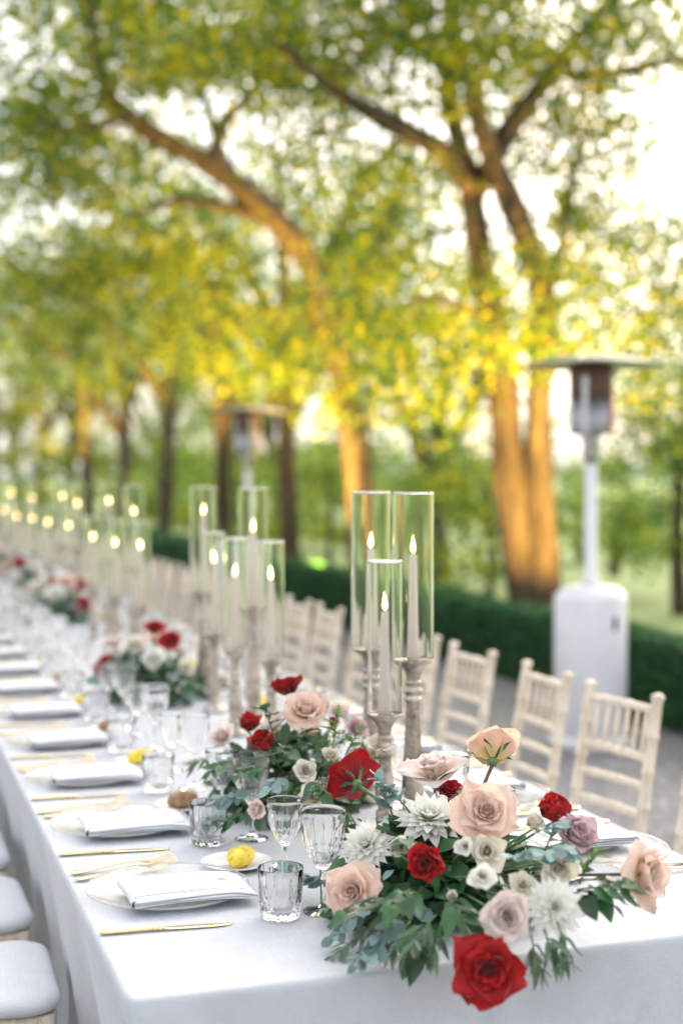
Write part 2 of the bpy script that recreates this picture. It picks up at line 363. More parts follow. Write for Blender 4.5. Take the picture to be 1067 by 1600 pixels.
limb('branch', pts(((2.514, 14.231, 5.146), .05), ((2.059, 13.744, 4.884), .035), ((1.525, 13.287, 4.796), .02)), t2, 6, 16)
L = clumps([
    (*(1.947, 14.227, 5.801), 1.4, 1.8, .9, 123), (*(1.699, 14.814, 4.909), 1.0, 1.8, .8, 60), (*(3.048, 14.927, 6.307), 1.3, 1.7, .8, 89), (*(4.069, 15.644, 6.48), 1.0, 1.5, .8, 52),
    (*(2.334, 15.136, 5.16), .8, 1.2, .5, 26), (*(3.724, 15.747, 5.977), .8, 1.2, .5, 23), (*(2.208, 16.211, 4.321), 1.0, 1.6, .8, 52), (*(1.977, 17.325, 3.653), 1.2, 2.0, .8, 60),
    (*(3.613, 16.263, 4.11), 1.0, 1.4, .5, 40), (*(3.066, 16.965, 3.806), 1.3, 1.8, .6, 52), (*(4.049, 17.153, 3.4), 1.2, 1.6, .5, 42), (*(5.464, 16.173, 4.188), .9, 1.3, .7, 34), (*(5.119, 16.096, 4.913), .7, 1.0, .5, 16),
    (*(6.24, 16.951, 3.533), 1.1, 1.3, .8, 40), (*(5.596, 16.085, 2.505), .9, 1.1, .5, 30), (*(4.567, 16.963, 2.77), 1.0, 1.5, .45, 36), (*(6.421, 17.445, 4.587), .8, 1.2, .6, 26), (*(1.992, 17.37, 5.565), 1.2, 1.8, .9, 60), (*(1.989, 20.512, 4.654), 1.4, 2.0, .9, 60), (*(2.653, 17.175, 6.559), 1.4, 1.8, .9, 60), (*(2.669, 15.071, 6.982), 3, 3, 1.0, 159)], 60, .27)
tag(quads_np('crown', leaf_quads(L, .10), M_leafA, t2), kind='stuff')

# ------------------------------------------------------------------ the other avenue trees
def generic_tree(seed, leafmat, h0, R, clump_n, leaf, low=True):
    rr = random.Random(seed); g = np.random.default_rng(seed)
    t = empty('broadleaf_tree')
    top = h0 + rr.uniform(.2, .6)
    lean = rr.uniform(-.25, .1)
    limb('trunk', [(0, 0, -.05, .22), (.02, 0, .5, .15), (lean * .3, .05, top * .5, .13), (lean, .1, top, .12), (lean * 2, .1, top + 1.3, .09), (lean * 2.4, .3, top + 3.2, .05)], t, 10, seed)
    ms = []
    for k in range(5):
        a = k * 1.257 + rr.uniform(-.3, .3) + PI; ln = R * rr.uniform(.75, 1.05); z0 = top - .1 + .25 * k
        ex, ey = math.cos(a) * ln, math.sin(a) * ln
        zz = z0 + rr.uniform(1.6, 3.0)
        limb('branch', [(lean, .1, z0 - .3, .1), (lean + ex * .35, ey * .35, z0 + (zz - z0) * .55, .085), (lean + ex * .7, ey * .7, zz, .06), (lean + ex, ey, zz + .2, .03)], t, 8, seed * 9 + k)
        ms.append((lean + ex * .8, ey * .8, zz + .3, R * .42, R * .42, 1.1, int(clump_n * .13)))
        if low: ms.append((lean + ex * .75, ey * .75, z0 + .2, R * .33, R * .33, .7, int(clump_n * .05)))
    ms.append((lean, 0, top + 2.6, R * .8, R * .8, 1.9, int(clump_n * .3)))
    tag(quads_np('crown', leaf_quads(clumps(ms, 55, .27, g), leaf, rg=g), leafmat, t), kind='stuff')
    return t
gA = generic_tree(21, M_leafB, 2.6, 3.3, 210, .105)
gB = generic_tree(34, M_leafA, 2.2, 3.0, 200, .105)
AV = [(5.6, 19.0, 0, .3, 1.0), (5.55, 22.6, 1, 2.1, 1.02), (5.7, 28.2, 0, 4.0, 1.05), (5.6, 32.5, 1, 5.1, 1.0), (5.5, 37.0, 0, 1.2, 1.1), (5.7, 42, 1, 3.0, 1.05), (5.6, 48, 0, 2.2, 1.1), (5.6, 56, 1, .6, 1.1), (5.6, 66, 0, 1.9, 1.15)]
usedA = usedB = False
AVL = ['dark slim-trunked tree just left of the arching tree, third in the avenue', 'thick-trunked tree behind the second patio heater, fourth in the avenue', 'orange-lit trunked tree left of the second patio heater',
       'uplit tree above the third candle cluster, sixth in the avenue', 'tree with shaded crown left of the sixth, far down the avenue', 'far avenue tree whose trunk stands behind the fourth candle cluster',
       'far avenue tree above the fifth candle cluster', 'hazy far avenue tree left of the fifth candle cluster', 'last avenue tree, right at the left edge of the picture']
for i, (x, y, k, rz, s) in enumerate(AV):
    if k == 0: o = place(gA, usedA, '', (x, y, 0), rz); usedA = True
    else: o = place(gB, usedB, '', (x, y, 0), rz); usedB = True
    o.scale = (s, s, s)
    tag(o, AVL[i] if i < len(AVL) else 'distant avenue tree merging into the leaf tunnel at far left', 'tree', 'avenue trees behind the box hedge' if i < len(AVL) else 'far avenue trees at the end of the row')
# second row, on the lawn
gC = generic_tree(55, M_leafC, 1.7, 2.8, 170, .13)
ROW2 = [(8.1, 19.6, .4, .85, 'dark-trunked lawn tree seen between the candle trio and the twin-stemmed tree'), (10.2, 25.5, 1.3, .8, 'pale green lawn tree behind the twin-stemmed tree'),
        (9.4, 33, 2.4, 1.0, 'lawn tree behind the arching tree, beyond the hedge'), (10.4, 41, 3.3, 1.1, 'farthest lawn tree that one can make out left of the arching trunk'),
        (9.9, 50, 4.3, 1.15, 'hazy lawn tree at the back left of the avenue')]
for i, (x, y, rz, s, lb) in enumerate(ROW2):
    o = place(gC, i > 0, '', (x, y, 0), rz); o.scale = (s, s, s); tag(o, lb, 'tree', 'trees on the lawn')
# bushy small trees at the right edge
def bush(name, masses, leaf, mat, seed, label, cat, stems, per=60, sp=.2):
    t = empty(name); g = np.random.default_rng(seed)
    for k, s in enumerate(stems): limb('trunk', s, t, 8, seed + k)
    tag(quads_np('crown', leaf_quads(clumps(masses, per, sp, g), leaf, rg=g), mat, t), kind='stuff')
    return tag(t, label, cat)
bush('small_tree', [(*(8.682, 13.999, 2.593), .9, 1.2, .9, 60), (*(8.775, 13.938, 1.441), .8, 1.1, .8, 70), (*(9.103, 14.416, 3.739), .7, 1.0, .8, 36), (*(8.856, 14.978, 1.894), .6, .9, .5, 26)], .09, M_leafB, 71,
     'dark leafy small tree on the lawn at the right edge beyond the heater', 'tree', [pts(((8.675, 13.934, 0.002), .1), ((8.656, 13.967, 1.01), .08), ((8.857, 14.143, 2.242), .06), ((9.034, 14.333, 3.726), .03))])
bush('small_tree', [(*(9.688, 16.788, 1.079), .7, 1.1, .45, 42), (*(9.818, 17.812, 1.594), .5, .9, .35, 14), (*(9.366, 15.828, 0.618), .5, .8, .3, 20)], .1, M_leafC, 72,
     'low spreading light green tree between the heater pole and the dark small tree', 'tree', [pts(((9.462, 16.841, 0.224), .07), ((9.499, 16.842, 0.737), .06), ((9.608, 16.819, 1.25), .03)), pts(((9.463, 16.843, 0.31), .05), ((9.89, 16.718, 0.994), .04), ((10.055, 16.672, 1.336), .02))])
bush('shrub', [(*(9.628, 22.087, 1.279), 1.2, 1.2, .8, 66), (*(9.387, 23.216, 1.043), 1.0, 1.2, .7, 40)], .13, M_leafC, 73, 'light green shrub on the lawn left of the twin-stemmed tree', 'shrub', [pts(((9.57, 22.084, 0.415), .07), ((9.608, 22.094, 1.279), .04))])
bush('shrub', [(*(12.368, 23.264, 0.672), 1.0, 1.2, .7, 46), (*(12.561, 24.272, 1.367), .8, 1.0, .5, 20)], .13, M_leafC, 74, 'shrub on the lawn seen beside the heater pole', 'shrub', [pts(((12.362, 23.248, -0.03), .07), ((12.348, 23.277, 0.906), .04))])
bush('shrub', [(*(9.344, 28.502, 0.942), 1.6, 1.6, .9, 80)], .15, M_leafC, 75, 'shrub on the lawn behind the middle candle clusters', 'shrub', [pts(((9.338, 28.483, 0.132), .07), ((9.319, 28.511, 0.942), .04))])
bush('shrub', [(*(7.836, 35.341, 1.144), 2.4, 2.2, 1.2, 90)], .16, M_leafC, 76, 'broad shrub left of the second patio heater behind the hedge', 'shrub', [pts(((7.828, 35.318, 0.172), .08), ((7.836, 35.341, 1.144), .05))])
bush('shrub', [(*(5.123, 40.472, 1.279), 3.0, 3.0, 1.6, 120)], .18, M_leafA, 77, 'yellow-lit shrub above the farthest candles', 'shrub', [pts(((5.114, 40.446, 0.199), .08), ((5.123, 40.472, 1.279), .05))])
US_ = [(6.9, 15.2, .9), (7.4, 18.2, 1.0), (6.8, 21.0, 1.1), (7.3, 24.6, 1.0), (6.9, 27.2, 1.2), (7.2, 31, 1.1), (6.9, 35, 1.3), (7.2, 40, 1.4), (6.6, 46, 1.5)]
USL = ['low leafy shrub behind the arching tree trunk', 'low leafy shrub behind the dark slim trunk', 'low leafy shrub left of the dark slim trunk', 'low leafy shrub left of the second patio heater', 'low leafy shrub behind the orange-lit trunk',
       'low leafy shrub left of the orange-lit trunk', 'low leafy shrub above the third candle cluster', 'low leafy shrub above the fourth candle cluster', 'low leafy shrub above the fifth candle cluster']
for i, (x, y, s_) in enumerate(US_):
    bush('shrub', [(x, y, 1.5 * s_, .9 * s_, 1.2 * s_, .6 * s_, 26), (x - .3, y + .4, .6 * s_, .8 * s_, .9 * s_, .3, 14)], .10 + .004 * i, M_leafC if i % 2 else M_leafA, 80 + i, USL[i], 'shrub', [[(x, y, 0, .05), (x + .05, y, .9, .04), (x, y + .1, 1.7 * s_, .02)]])
# far woods
ms = []; rr = random.Random(5)
for k in range(46):
    a = math.radians(rr.uniform(-30, 60)); d = rr.uniform(120, 190)
    if 24.5 < math.degrees(a) < 31: continue
    ms.append((math.sin(a) * d, math.cos(a) * d, rr.uniform(1.5, 4), rr.uniform(5, 9), rr.uniform(5, 9), rr.uniform(2, 4), 34))
g = np.random.default_rng(9)
tag(quads_np('woods', leaf_quads(clumps(ms, 16, 1.1, g), 1.2, rg=g), M_leafC), 'hazy green woods closing the lawn far behind the hedge', 'woods', kind='stuff')

# ------------------------------------------------------------------ box hedge
hd = empty('box_hedge', (4.8, 30, 0)); tag(hd, 'long clipped dark green box hedge behind the chairs', 'hedge')
M_hcore = mat_pbr('hedge_core', (.012, .03, .014), .95)
M_hleaf = mat_leaf('box_leaves', [(.014, .065, .03), (.025, .10, .045), (.045, .14, .05), (.08, .19, .05)], .3, .45)
mb = MB(); mb.box((0, 0, .24), (.26, 74, .46)); mb.build('core', M_hcore, hd, smooth=False)
def hedge_leaves(y0, y1, n, leaf, seed):
    g = np.random.default_rng(seed); y = g.uniform(y0, y1, n); f = g.uniform(0, 1, n)
    x = np.where(f < .56, -.15 + g.normal(size=n) * .012, np.where(f < .92, g.uniform(-.155, .155, n), .15))
    z = np.where(f < .56, g.uniform(.0, .53, n), np.where(f < .92, .53 + g.normal(size=n) * .012, g.uniform(.1, .53, n)))
    x += .02 * np.sin(y * 3.1) * np.sin(z * 9) ; z += .012 * np.sin(y * 2.3) + .008 * np.sin(y * 7.7)
    return leaf_quads(np.stack([x, y - 30, z], 1), leaf, .65, -.3, g)
V = np.concatenate([hedge_leaves(2, 10, 52000, .030, 1), hedge_leaves(10, 22, 42000, .040, 2), hedge_leaves(22, 67, 30000, .09, 3)])
tag(quads_np('foliage', V, M_hleaf, hd), kind='stuff')

# ------------------------------------------------------------------ garden uplights at the foot of the trees
M_black = mat_pbr('black_metal', (.02, .02, .02), .4, .6)
M_lens = mat_emit('uplight_lens', (1, .72, .25), 30)
def uplight(loc, target, power, label, size=60, col=(1, .62, .13)):
    t = empty('garden_uplight', loc); tag(t, label, 'garden light', 'uplights at the feet of the avenue trees')
    mb = MB(); mb.lathe([(.0, -.02), (.006, -.02), (.006, .1), (0, .1)], 8); mb.build('spike', M_black, t)
    d = (Vector(target) - Vector(loc)).normalized(); q = d.to_track_quat('Z', 'Y')
    mb = MB(); mb.lathe([(0, 0), (.03, 0), (.045, .03), (.05, .12), (.046, .12), (.043, .105), (0, .105)], 16); h = mb.build('lamp_head', M_black, t, (0, 0, .12)); h.rotation_mode = 'QUATERNION'; h.rotation_quaternion = q
    mb = MB(); mb.lathe([(0, 0), (.042, 0), (.042, .004), (0, .006)], 16); le = mb.build('lens', M_lens, h, (0, 0, .108))
    ld = bpy.data.lights.new('uplight_beam', 'SPOT'); ld.energy = power * 2.3; ld.color = col; ld.spot_size = math.radians(size); ld.spot_blend = .6; ld.shadow_soft_size = .04
    lo = bpy.data.objects.new('uplight_beam', ld); C.objects.link(lo); lo.parent = t
    lo.location = Vector((0, 0, .12)) + d * .16; lo.rotation_euler = (-d).to_track_quat('Z', 'Y').to_euler()
PW = 1.0
uplight((5.17, 9.0, 0), (5.7, 11.4, 2.3), 480, 'small uplight behind the hedge at the foot of the twin-stemmed tree', 70)
uplight((5.2, 12.9, 0), (3.9, 12.2, 4.8), 330, 'small uplight behind the hedge just past the twin-stemmed tree', 110)
uplight((5.25, 9.9, 0), (5.55, 11.7, 4.9), 520, 'second small uplight behind the hedge before the twin-stemmed tree', 46)
uplight((5.15, 15.4, 0), (3.9, 17.2, 3.9), 700, 'small uplight behind the hedge just before the arching tree', 76)
uplight((5.15, 13.9, 0), (5.2, 16.2, 2.4), 140, 'small uplight behind the hedge at the foot of the arching tree', 80)
for i, (x, y, k, rz, s) in enumerate(AV[:7]):
    uplight((5.15, y - 2.1, 0), (3.3, y + .2, 4.3), [500, 1000, 1100, 700, 1300, 900, 1500][i], ['small uplight before the dark slim trunk', 'small uplight before the thick trunk behind the second heater', 'small uplight before the orange-lit trunk', 'small uplight before the sixth avenue tree',
       'small uplight before the seventh avenue tree', 'small uplight before the eighth avenue tree', 'small uplight before the ninth avenue tree'][i], 70)

# ------------------------------------------------------------------ patio heaters
M_white = mat_pbr('heater_white', (.75, .75, .76), .35, 0, nscale=6, ncol=(.66, .66, .68), coat=.2)
M_steel = mat_pbr('steel', (.5, .5, .52), .35, 1)
M_meshst = mat_pbr('emitter_steel', (.35, .35, .37), .5, .8)
M_cap = mat_pbr('dark_enamel', (.12, .06, .045), .45, .3)
M_refl = mat_pbr('aluminium', (.42, .41, .38), .32, .9)
M_red = mat_pbr('orange_reflection', (.55, .10, .02), .35)  # orange reflection on the heater head, painted as one guard bar's colour
def heater(loc, rz, label):
    t = empty('patio_heater', loc, rz); tag(t, label, 'patio heater', 'patio heaters along the hedge')
    mb = MB(); mb.lathe([(0, 0), (.235, 0), (.24, .02), (.235, .05), (.2, .07), (0, .07)], 36); mb.build('base', M_white, t)
    mb = MB(); mb.lathe([(0, .065), (.2, .065), (.206, .08), (.209, .84), (.2, .875), (.17, .905), (.12, .925), (.04, .93), (0, .93)], 40); h = mb.build('tank_housing', M_white, t)
    for z_ in (.12, .835): MB().lathe([(.2085, z_ - .003), (.2105, z_ - .002), (.2105, z_ + .002), (.2085, z_ + .003)], 40).build('seam', M_white, h)
    for a in (-1.65, .1):
        mb = MB(); s0 = MB()
        P = []; n = 16
        for rr_ in (0, 1):
            for q in range(n):
                u = 2 * PI * q / n; ang = a + .085 * math.cos(u) * 1.0; z = .72 + .045 * math.sin(u)
                P.append((.2105 * math.cos(ang), .2105 * math.sin(ang), z))
            if rr_ == 0: P = P
        mk('hand_hole', P[:n], [tuple(range(n))], M_black, h)
    mb = MB(); mb.lathe([(0, .93), (.055, .93), (.055, .96), (.034, .97), (.034, 1.62), (.03, 1.63), (0, 1.63)], 24); mb.build('pole', M_white, t)
    mb = MB(); mb.lathe([(0, 1.62), (.034, 1.62), (.05, 1.68), (.05, 1.76), (.07, 1.80), (0, 1.80)], 24); mb.build('gas_valve', M_steel, t)
    mb = MB(); mb.lathe([(0, 1.79), (.105, 1.79), (.115, 1.81), (.115, 2.0), (0, 2.0)], 32); e = mb.build('emitter', M_meshst, t)
    for k in range(4):
        a = k * PI / 2 + .5
        mb = MB(); mb.box((.122 * math.cos(a), .122 * math.sin(a), 1.96), (.012, .03, .33), a); mb.build('guard_bar', M_red if k == 3 else M_steel, t, smooth=False)
    mb = MB(); mb.lathe([(0, 2.0), (.118, 2.0), (.125, 2.02), (.13, 2.16), (.12, 2.2), (0, 2.2)], 32); mb.build('burner_cap', M_cap, t)
    mb = MB(); mb.lathe([(0, 2.215), (.15, 2.215), (.40, 2.19), (.415, 2.185), (.415, 2.19), (.25, 2.222), (.08, 2.24), (0, 2.24)], 48); mb.build('reflector', M_refl, t)
    return t
heater((3.956, 7.306, 0), .3, 'white gas patio heater on the gravel behind the nearest chairs')
heater((3.55, 13.5, 0), 1.1, 'blurred second patio heater far down the hedge behind the candles')

# ------------------------------------------------------------------ long table under its cloth
TX0, TX1, TY0, TY1, TZ = .378, 1.632, 2.148, 20.6, .75
M_cloth = mat_cloth('linen_cloth', (.56, .585, .605))
M_wood = mat_pbr('table_wood', (.3, .2, .12), .6)
tb = empty('banquet_table', ((TX0 + TX1) / 2, (TY0 + TY1) / 2, 0)); tag(tb, 'long trestle table standing under the white linen cloth', 'table')
mb = MB(); mb.box((0, 0, TZ - .022), (TX1 - TX0 - .02, TY1 - TY0 - .02, .03)); mb.build('table_top', M_wood, tb, smooth=False)
for k in range(8):
    for sx in (-1, 1):
        mb = MB(); mb.box((sx * .48, -8.7 + k * 2.48, .356), (.06, .06, .712)); mb.build('leg', M_wood, tb, smooth=False)
def cloth():
    rr = random.Random(3)
    # perimeter points, dense near the camera
    per = []
    def seg(a, b, n): 
        for i in range(n): per.append((a[0] + (b[0] - a[0]) * i / n, a[1] + (b[1] - a[1]) * i / n))
    cr = .012
    seg((TX0 + cr, TY0), (TX1 - cr, TY0), 120)
    per.append((TX1 - cr * .3, TY0 + cr * .3))
    seg((TX1, TY0 + cr), (TX1, 6), 110); seg((TX1, 6), (TX1, TY1), 150)
    seg((TX1, TY1), (TX0, TY1), 30)
    seg((TX0, TY1), (TX0, 6), 150); seg((TX0, 6), (TX0, TY0 + cr), 110)
    per.append((TX0 + cr * .3, TY0 + cr * .3))
    n = len(per); s = [0]
    for i in range(1, n): s.append(s[-1] + math.dist(per[i], per[i - 1]))
    nrm = []
    for i in range(n):
        a, b = per[i - 1], per[(i + 1) % n]; d = (b[0] - a[0], b[1] - a[1]); L_ = math.hypot(*d) or 1; nrm.append((d[1] / L_, -d[0] / L_))
    folds = [(rr.uniform(0, 40), rr.uniform(.5, 1), rr.uniform(.03, .10)) for _ in range(200)]
    def fold(q, i):
        f = 0
        for c0, am, w in folds:
            d = q - c0
            if abs(d) < 3 * w: f += am * math.exp(-(d / w) ** 2)
        x, y = per[i]
        for cx, cy_ in ((TX0, TY0), (TX1, TY0)):
            f += 1.5 * math.exp(-((x - cx) ** 2 + (y - cy_) ** 2) / .004)
        return f
    zs = [(-.003, 0.0), (.0, -.001), (.003, -.004), (.0045, -.010), (.005, -.018), (.006, -.05), (.008, -.1), (.010, -.17), (.013, -.26), (.016, -.36), (.019, -.46), (.022, -.58), (.024, -.70), (.026, -.735)]
    vs = []; fs = []
    fl = [fold(s[i], i) for i in range(n)]
    for j, (off, dz) in enumerate(zs):
        dep = max(0, (-dz - .012)) / .72
        for i in range(n):
            ex = off + .040 * dep ** .7 * (fl[i] - .35) + .002 * math.sin(s[i] * 9 + j) * dep
            if nrm[i][0] < -.9: ex -= .075 * min(1, dep * 2.2)
            vs.append((per[i][0] + nrm[i][0] * ex, per[i][1] + nrm[i][1] * ex, TZ + dz))
    for j in range(len(zs) - 1):
        for i in range(n): i2 = (i + 1) % n; fs.append((j * n + i, j * n + i2, (j + 1) * n + i2, (j + 1) * n + i))
    fs.append(tuple(range(n - 1, -1, -1)))
    o = mk('tablecloth', vs, fs, M_cloth)
    for pl in o.data.polygons:
        if len(pl.vertices) > 6: pl.use_smooth = False
    return o
tag(cloth(), 'white linen cloth covering the long table and hanging to the gravel', 'tablecloth')

# ------------------------------------------------------------------ chiavari chairs
m, n, l, o = newmat('limed_wood')
p = n.new('ShaderNodeBsdfPrincipled'); p.inputs['Roughness'].default_value = .55; l.new(p.outputs[0], o.inputs[0])
c = n.new('ShaderNodeTexCoord'); mp = n.new('ShaderNodeMapping'); mp.inputs['Scale'].default_value = (60, 60, 9); l.new(c.outputs['Object'], mp.inputs[0])
t = noise(n, l, 1, 5, .65, vec=mp.outputs[0]); r = ramp(n, l, t.outputs[0], [(.3, (.50, .40, .28)), (.5, (.68, .59, .46)), (.72, (.78, .70, .58))]); l.new(r.outputs[0], p.inputs['Base Color'])
b = bump(n, l, t.outputs[0], .3, .002); l.new(b.outputs[0], p.inputs['Normal'])
M_limed = m
M_cush = mat_cloth('seat_canvas', (.76, .79, .81)); M_dark = mat_pbr('dark_button', (.02, .02, .02), .6)
def bamboo(p0, p1, r, nb=3, n=10, ext=0):
    """turned stick with raised rings"""
    P = []; R = []; p0, p1 = Vector(p0), Vector(p1); ln = (p1 - p0).length
    st = [(0, .92)]
    for k in range(1, nb + 1):
        u = k / (nb + 1); h = .012 / ln
        st += [(u - h, .95), (u - h * .4, 1.2), (u + h * .4, 1.2), (u + h, .95)]
    st.append((1, .92))
    if ext: st += [(1 + .006 / ln, 1.2), (1 + .014 / ln, 1.15), (1 + .02 / ln, .6)]
    for u, k in st: P.append(p0 + (p1 - p0) * u); R.append(r * k)
    return MB().tube(P, R, n)
def make_chair():
    """faces +X: front legs at +x; seat top 0.49"""
    t = empty('chiavari_chair')
    B = -.20; F = .20
    def bp(z, sy):   # a point on the back post, which leans back above the seat
        lean = 0 if z < .44 else (z - .44) * .16
        return (B - lean, sy * (.157 + .006 * (z < .44)), z)
    for sy in (-1, 1):
        q = [bp(z, sy) for z in (0, .15, .3, .44, .5, .6, .7, .8, .905)]
        P = []; R = []
        for k in range(len(q)):
            P.append(q[k]); R.append(.0165 if k else .0135)
            if 0 < k < len(q) - 1:
                v = Vector(q[k])
                P[-1] = tuple(v - Vector((0, 0, .008))); P += [tuple(v - Vector((0, 0, .003))), tuple(v + Vector((0, 0, .003))), tuple(v + Vector((0, 0, .008)))]; R += [.0195, .0195, .0165]
        P += [tuple(Vector(q[-1]) + Vector((-.001, 0, .006))), tuple(Vector(q[-1]) + Vector((-.002, 0, .014))), tuple(Vector(q[-1]) + Vector((-.002, 0, .02)))]; R += [.0205, .018, .009]
        MB().tube(P, R, 12).build('back_post', M_limed, t)
        bamboo((F - .02, sy * .185, .44), (F + .005, sy * .192, 0), .017, 3, 10).build('leg', M_limed, t)
        bamboo((F - .02, sy * .185, .3), bp(.3, sy), .009, 3, 8).build('stretcher', M_limed, t)
        bamboo((F - .01, sy * .19, .17), bp(.17, sy), .009, 3, 8).build('stretcher', M_limed, t)
    bamboo((F - .01, -.188, .22), (F - .01, .188, .22), .009, 3, 8).build('stretcher', M_limed, t)
    bamboo((F - .015, -.188, .32), (F - .015, .188, .32), .009, 3, 8).build('stretcher', M_limed, t)
    for z, r in ((.875, .0125), (.735, .0125), (.655, .0115), (.575, .0115)):
        a, b_ = bp(z, -1), bp(z, 1); nm = 'top_rail' if z > .85 else 'back_rail'
        bow = -.012
        pp = [tuple(Vector(a).lerp(Vector(b_), u) + Vector((bow * math.sin(PI * u), 0, 0))) for u in [k / 14 for k in range(15)]]
        MB().tube(pp, [r * (1.22 if k % 5 == 3 else 1) for k in range(15)], 10).build(nm, M_limed, t)
    for k in range(6):
        y = -.1125 + k * .045; bw = -.012 * math.sin(PI * (y + .157) / .314)
        a = Vector(bp(.735, 1)); b_ = Vector(bp(.875, 1)); a.y = b_.y = y; a.x += bw; b_.x += bw
        bamboo(a, b_, .0075, 1, 8).build('spindle', M_limed, t)
    def slab(z0, z1, x0, x1, wf, wb, cr, dome=0.0, n=9, steps=((0, .006), (.25, .0), (.75, 0), (1, .008))):
        def ring(ins):
            P = []
            cs = [((x1 - ins - cr), (wf - ins - cr), 0), ((x0 + ins + cr), (wb - ins - cr), 1), ((x0 + ins + cr), -(wb - ins - cr), 2), ((x1 - ins - cr), -(wf - ins - cr), 3)]
            for cx, cy_, q in cs:
                for k in range(n):
                    a = PI / 2 * q + PI / 2 * k / (n - 1); P.append((cx + cr * math.cos(a), cy_ + cr * math.sin(a)))
            return P
        mb = MB(); vs = []; fs = []; m_ = n * 4
        for u, ins in steps:
            for x, y in ring(ins): vs.append((x, y, z0 + (z1 - z0) * u))
        for j in range(len(steps) - 1):
            for i in range(m_): fs.append((j * m_ + i, j * m_ + (i + 1) % m_, (j + 1) * m_ + (i + 1) % m_, (j + 1) * m_ + i))
        fs.append(tuple(range(m_ - 1, -1, -1)))
        base = (len(steps) - 1) * m_; last = ring(steps[-1][1]); cx = (x0 + x1) / 2
        prev = base
        for s_, hh in ((.8, .55), (.5, .85), (.2, 1)):
            k0 = len(vs)
            for x, y in last: vs.append((cx + (x - cx) * s_, y * s_, z1 + dome * hh))
            for i in range(m_): fs.append((prev + i, prev + (i + 1) % m_, k0 + (i + 1) % m_, k0 + i))
            prev = k0
        vs.append((cx, 0, z1 + dome)); 
        for i in range(m_): fs.append((prev + i, prev + (i + 1) % m_, len(vs) - 1))
        return mb.add(vs, fs)
    slab(.405, .44, -.205, .205, .200, .172, .045).build('seat_frame', M_limed, t)
    cu = slab(.442, .482, -.212, .212, .206, .178, .07, .008, 9, ((0, .010), (.12, .002), (.5, -.003), (.8, .004), (.94, .014), (1, .028))).build('seat_cushion', M_cush, t)
    MB().lathe([(.0, .4905), (.0022, .4905), (.0018, .4918), (0, .492)], 8, (.09, -.02, 0)).build('button', M_dark, cu)
    return t
ch = make_chair(); cused = False
CR = [(1.84, 3.13, .03), (1.865, 3.70, .16), (1.855, 4.24, -.03), (1.85, 4.81, .05), (1.865, 5.36, -.05), (1.85, 5.92, .04), (1.865, 6.57, .02), (1.85, 7.03, .05)]
y = 7.6; rr = random.Random(8)
while y < 20.4: CR.append((1.855 + rr.uniform(-.015, .02), y, rr.uniform(-.06, .06))); y += .55
CRL = ['pale wooden chiavari chair cut off by the right edge of the picture', 'pale wooden chiavari chair right of the heater, second from the right edge', 'pale wooden chiavari chair in front of the heater base, third from the right edge',
       'pale wooden chiavari chair just right of the tall candlestick, left of the heater', 'pale wooden chiavari chair half hidden by the tall right candlestick of the nearest trio', 'pale wooden chiavari chair seen through the nearest glass hurricanes',
       'first blurred chair to the left of the nearest candle trio', 'second blurred chair to the left of the nearest candle trio', 'blurred chair just right of the second candle cluster', 'blurred chair seen behind the second candle cluster']
for i, (x, y, a) in enumerate(CR):
    far = i >= len(CRL)
    place(ch, cused, '', (x, y, 0), PI + a, CRL[i] if not far else ('blurred pale chair, %s in the run left of the second candle cluster' % ORD[i - len(CRL)]) if i - len(CRL) < 8 else 'pale chair dissolving into the far end of the row beyond the third candle cluster',
          'chairs along the hedge side of the table' if not far else 'far chairs along the hedge side'); cused = True
ch['category'] = 'chair'
for o in list(C.objects):
    if o.name.startswith('chiavari_chair'): o['category'] = 'chair'
CLL = ['white cushioned chair at the bottom left corner, mostly below the frame', 'white cushioned chair with a dark dot on its seat, second up the left edge', 'white cushioned chair third up the left edge, seat tucked against the cloth',
       'white cushioned chair fourth up the left edge, only a blurred seat corner showing']
for i in range(9):
    y = 2.585 + .557 * i
    o = place(ch, True, '', (.172 if i else .16, y, 0), [.02, -.03, .02, .0, .03, -.02, .01, .02, .0][i], CLL[i] if i < 4 else 'white cushioned chair on the near side beyond the left edge of the picture',
          'cushioned chairs along the near side of the table' if i < 4 else 'near side chairs outside the picture'); o['category'] = 'chair'

# ------------------------------------------------------------------ place settings
M_gold = mat_pbr('gold', (.86, .72, .44), .2, 1.0, nscale=70, ncol=(.76, .60, .33), bscale=90, bstr=.12)
M_crystal = mat_glass('crystal', (1, 1, 1), 1.5)
M_thin = mat_glass('hurricane_glass', (.995, 1, .995), 1.45)
M_porc = mat_pbr('porcelain', (.82, .81, .79), .15, 0, coat=.3)
M_nap = mat_cloth('napkin_linen', (.70, .73, .76))
m, n, l, o = newmat('charger_glass')   # seeded pressed glass, frosted with bubbles
t = noise(n, l, 220, 2, .6); t2 = noise(n, l, 60, 2, .6)
ad = n.new('ShaderNodeMath'); l.new(t.outputs[0], ad.inputs[0]); l.new(t2.outputs[0], ad.inputs[1])
b = bump(n, l, ad.outputs[0], .7, .003)
gl = n.new('ShaderNodeBsdfGlossy'); gl.inputs['Roughness'].default_value = .12; l.new(b.outputs[0], gl.inputs['Normal'])
tr = n.new('ShaderNodeBsdfTransparent'); df = n.new('ShaderNodeBsdfDiffuse'); df.inputs[0].default_value = (.78, .80, .82, 1)
fr = thin_fresnel(n, l)
m1 = n.new('ShaderNodeMixShader'); m1.inputs[0].default_value = .10; l.new(tr.outputs[0], m1.inputs[1]); l.new(df.outputs[0], m1.inputs[2])
m2 = n.new('ShaderNodeMixShader'); l.new(fr.outputs[0], m2.inputs[0]); l.new(m1.outputs[0], m2.inputs[1]); l.new(gl.outputs[0], m2.inputs[2]); l.new(m2.outputs[0], o.inputs[0])
M_charger = m
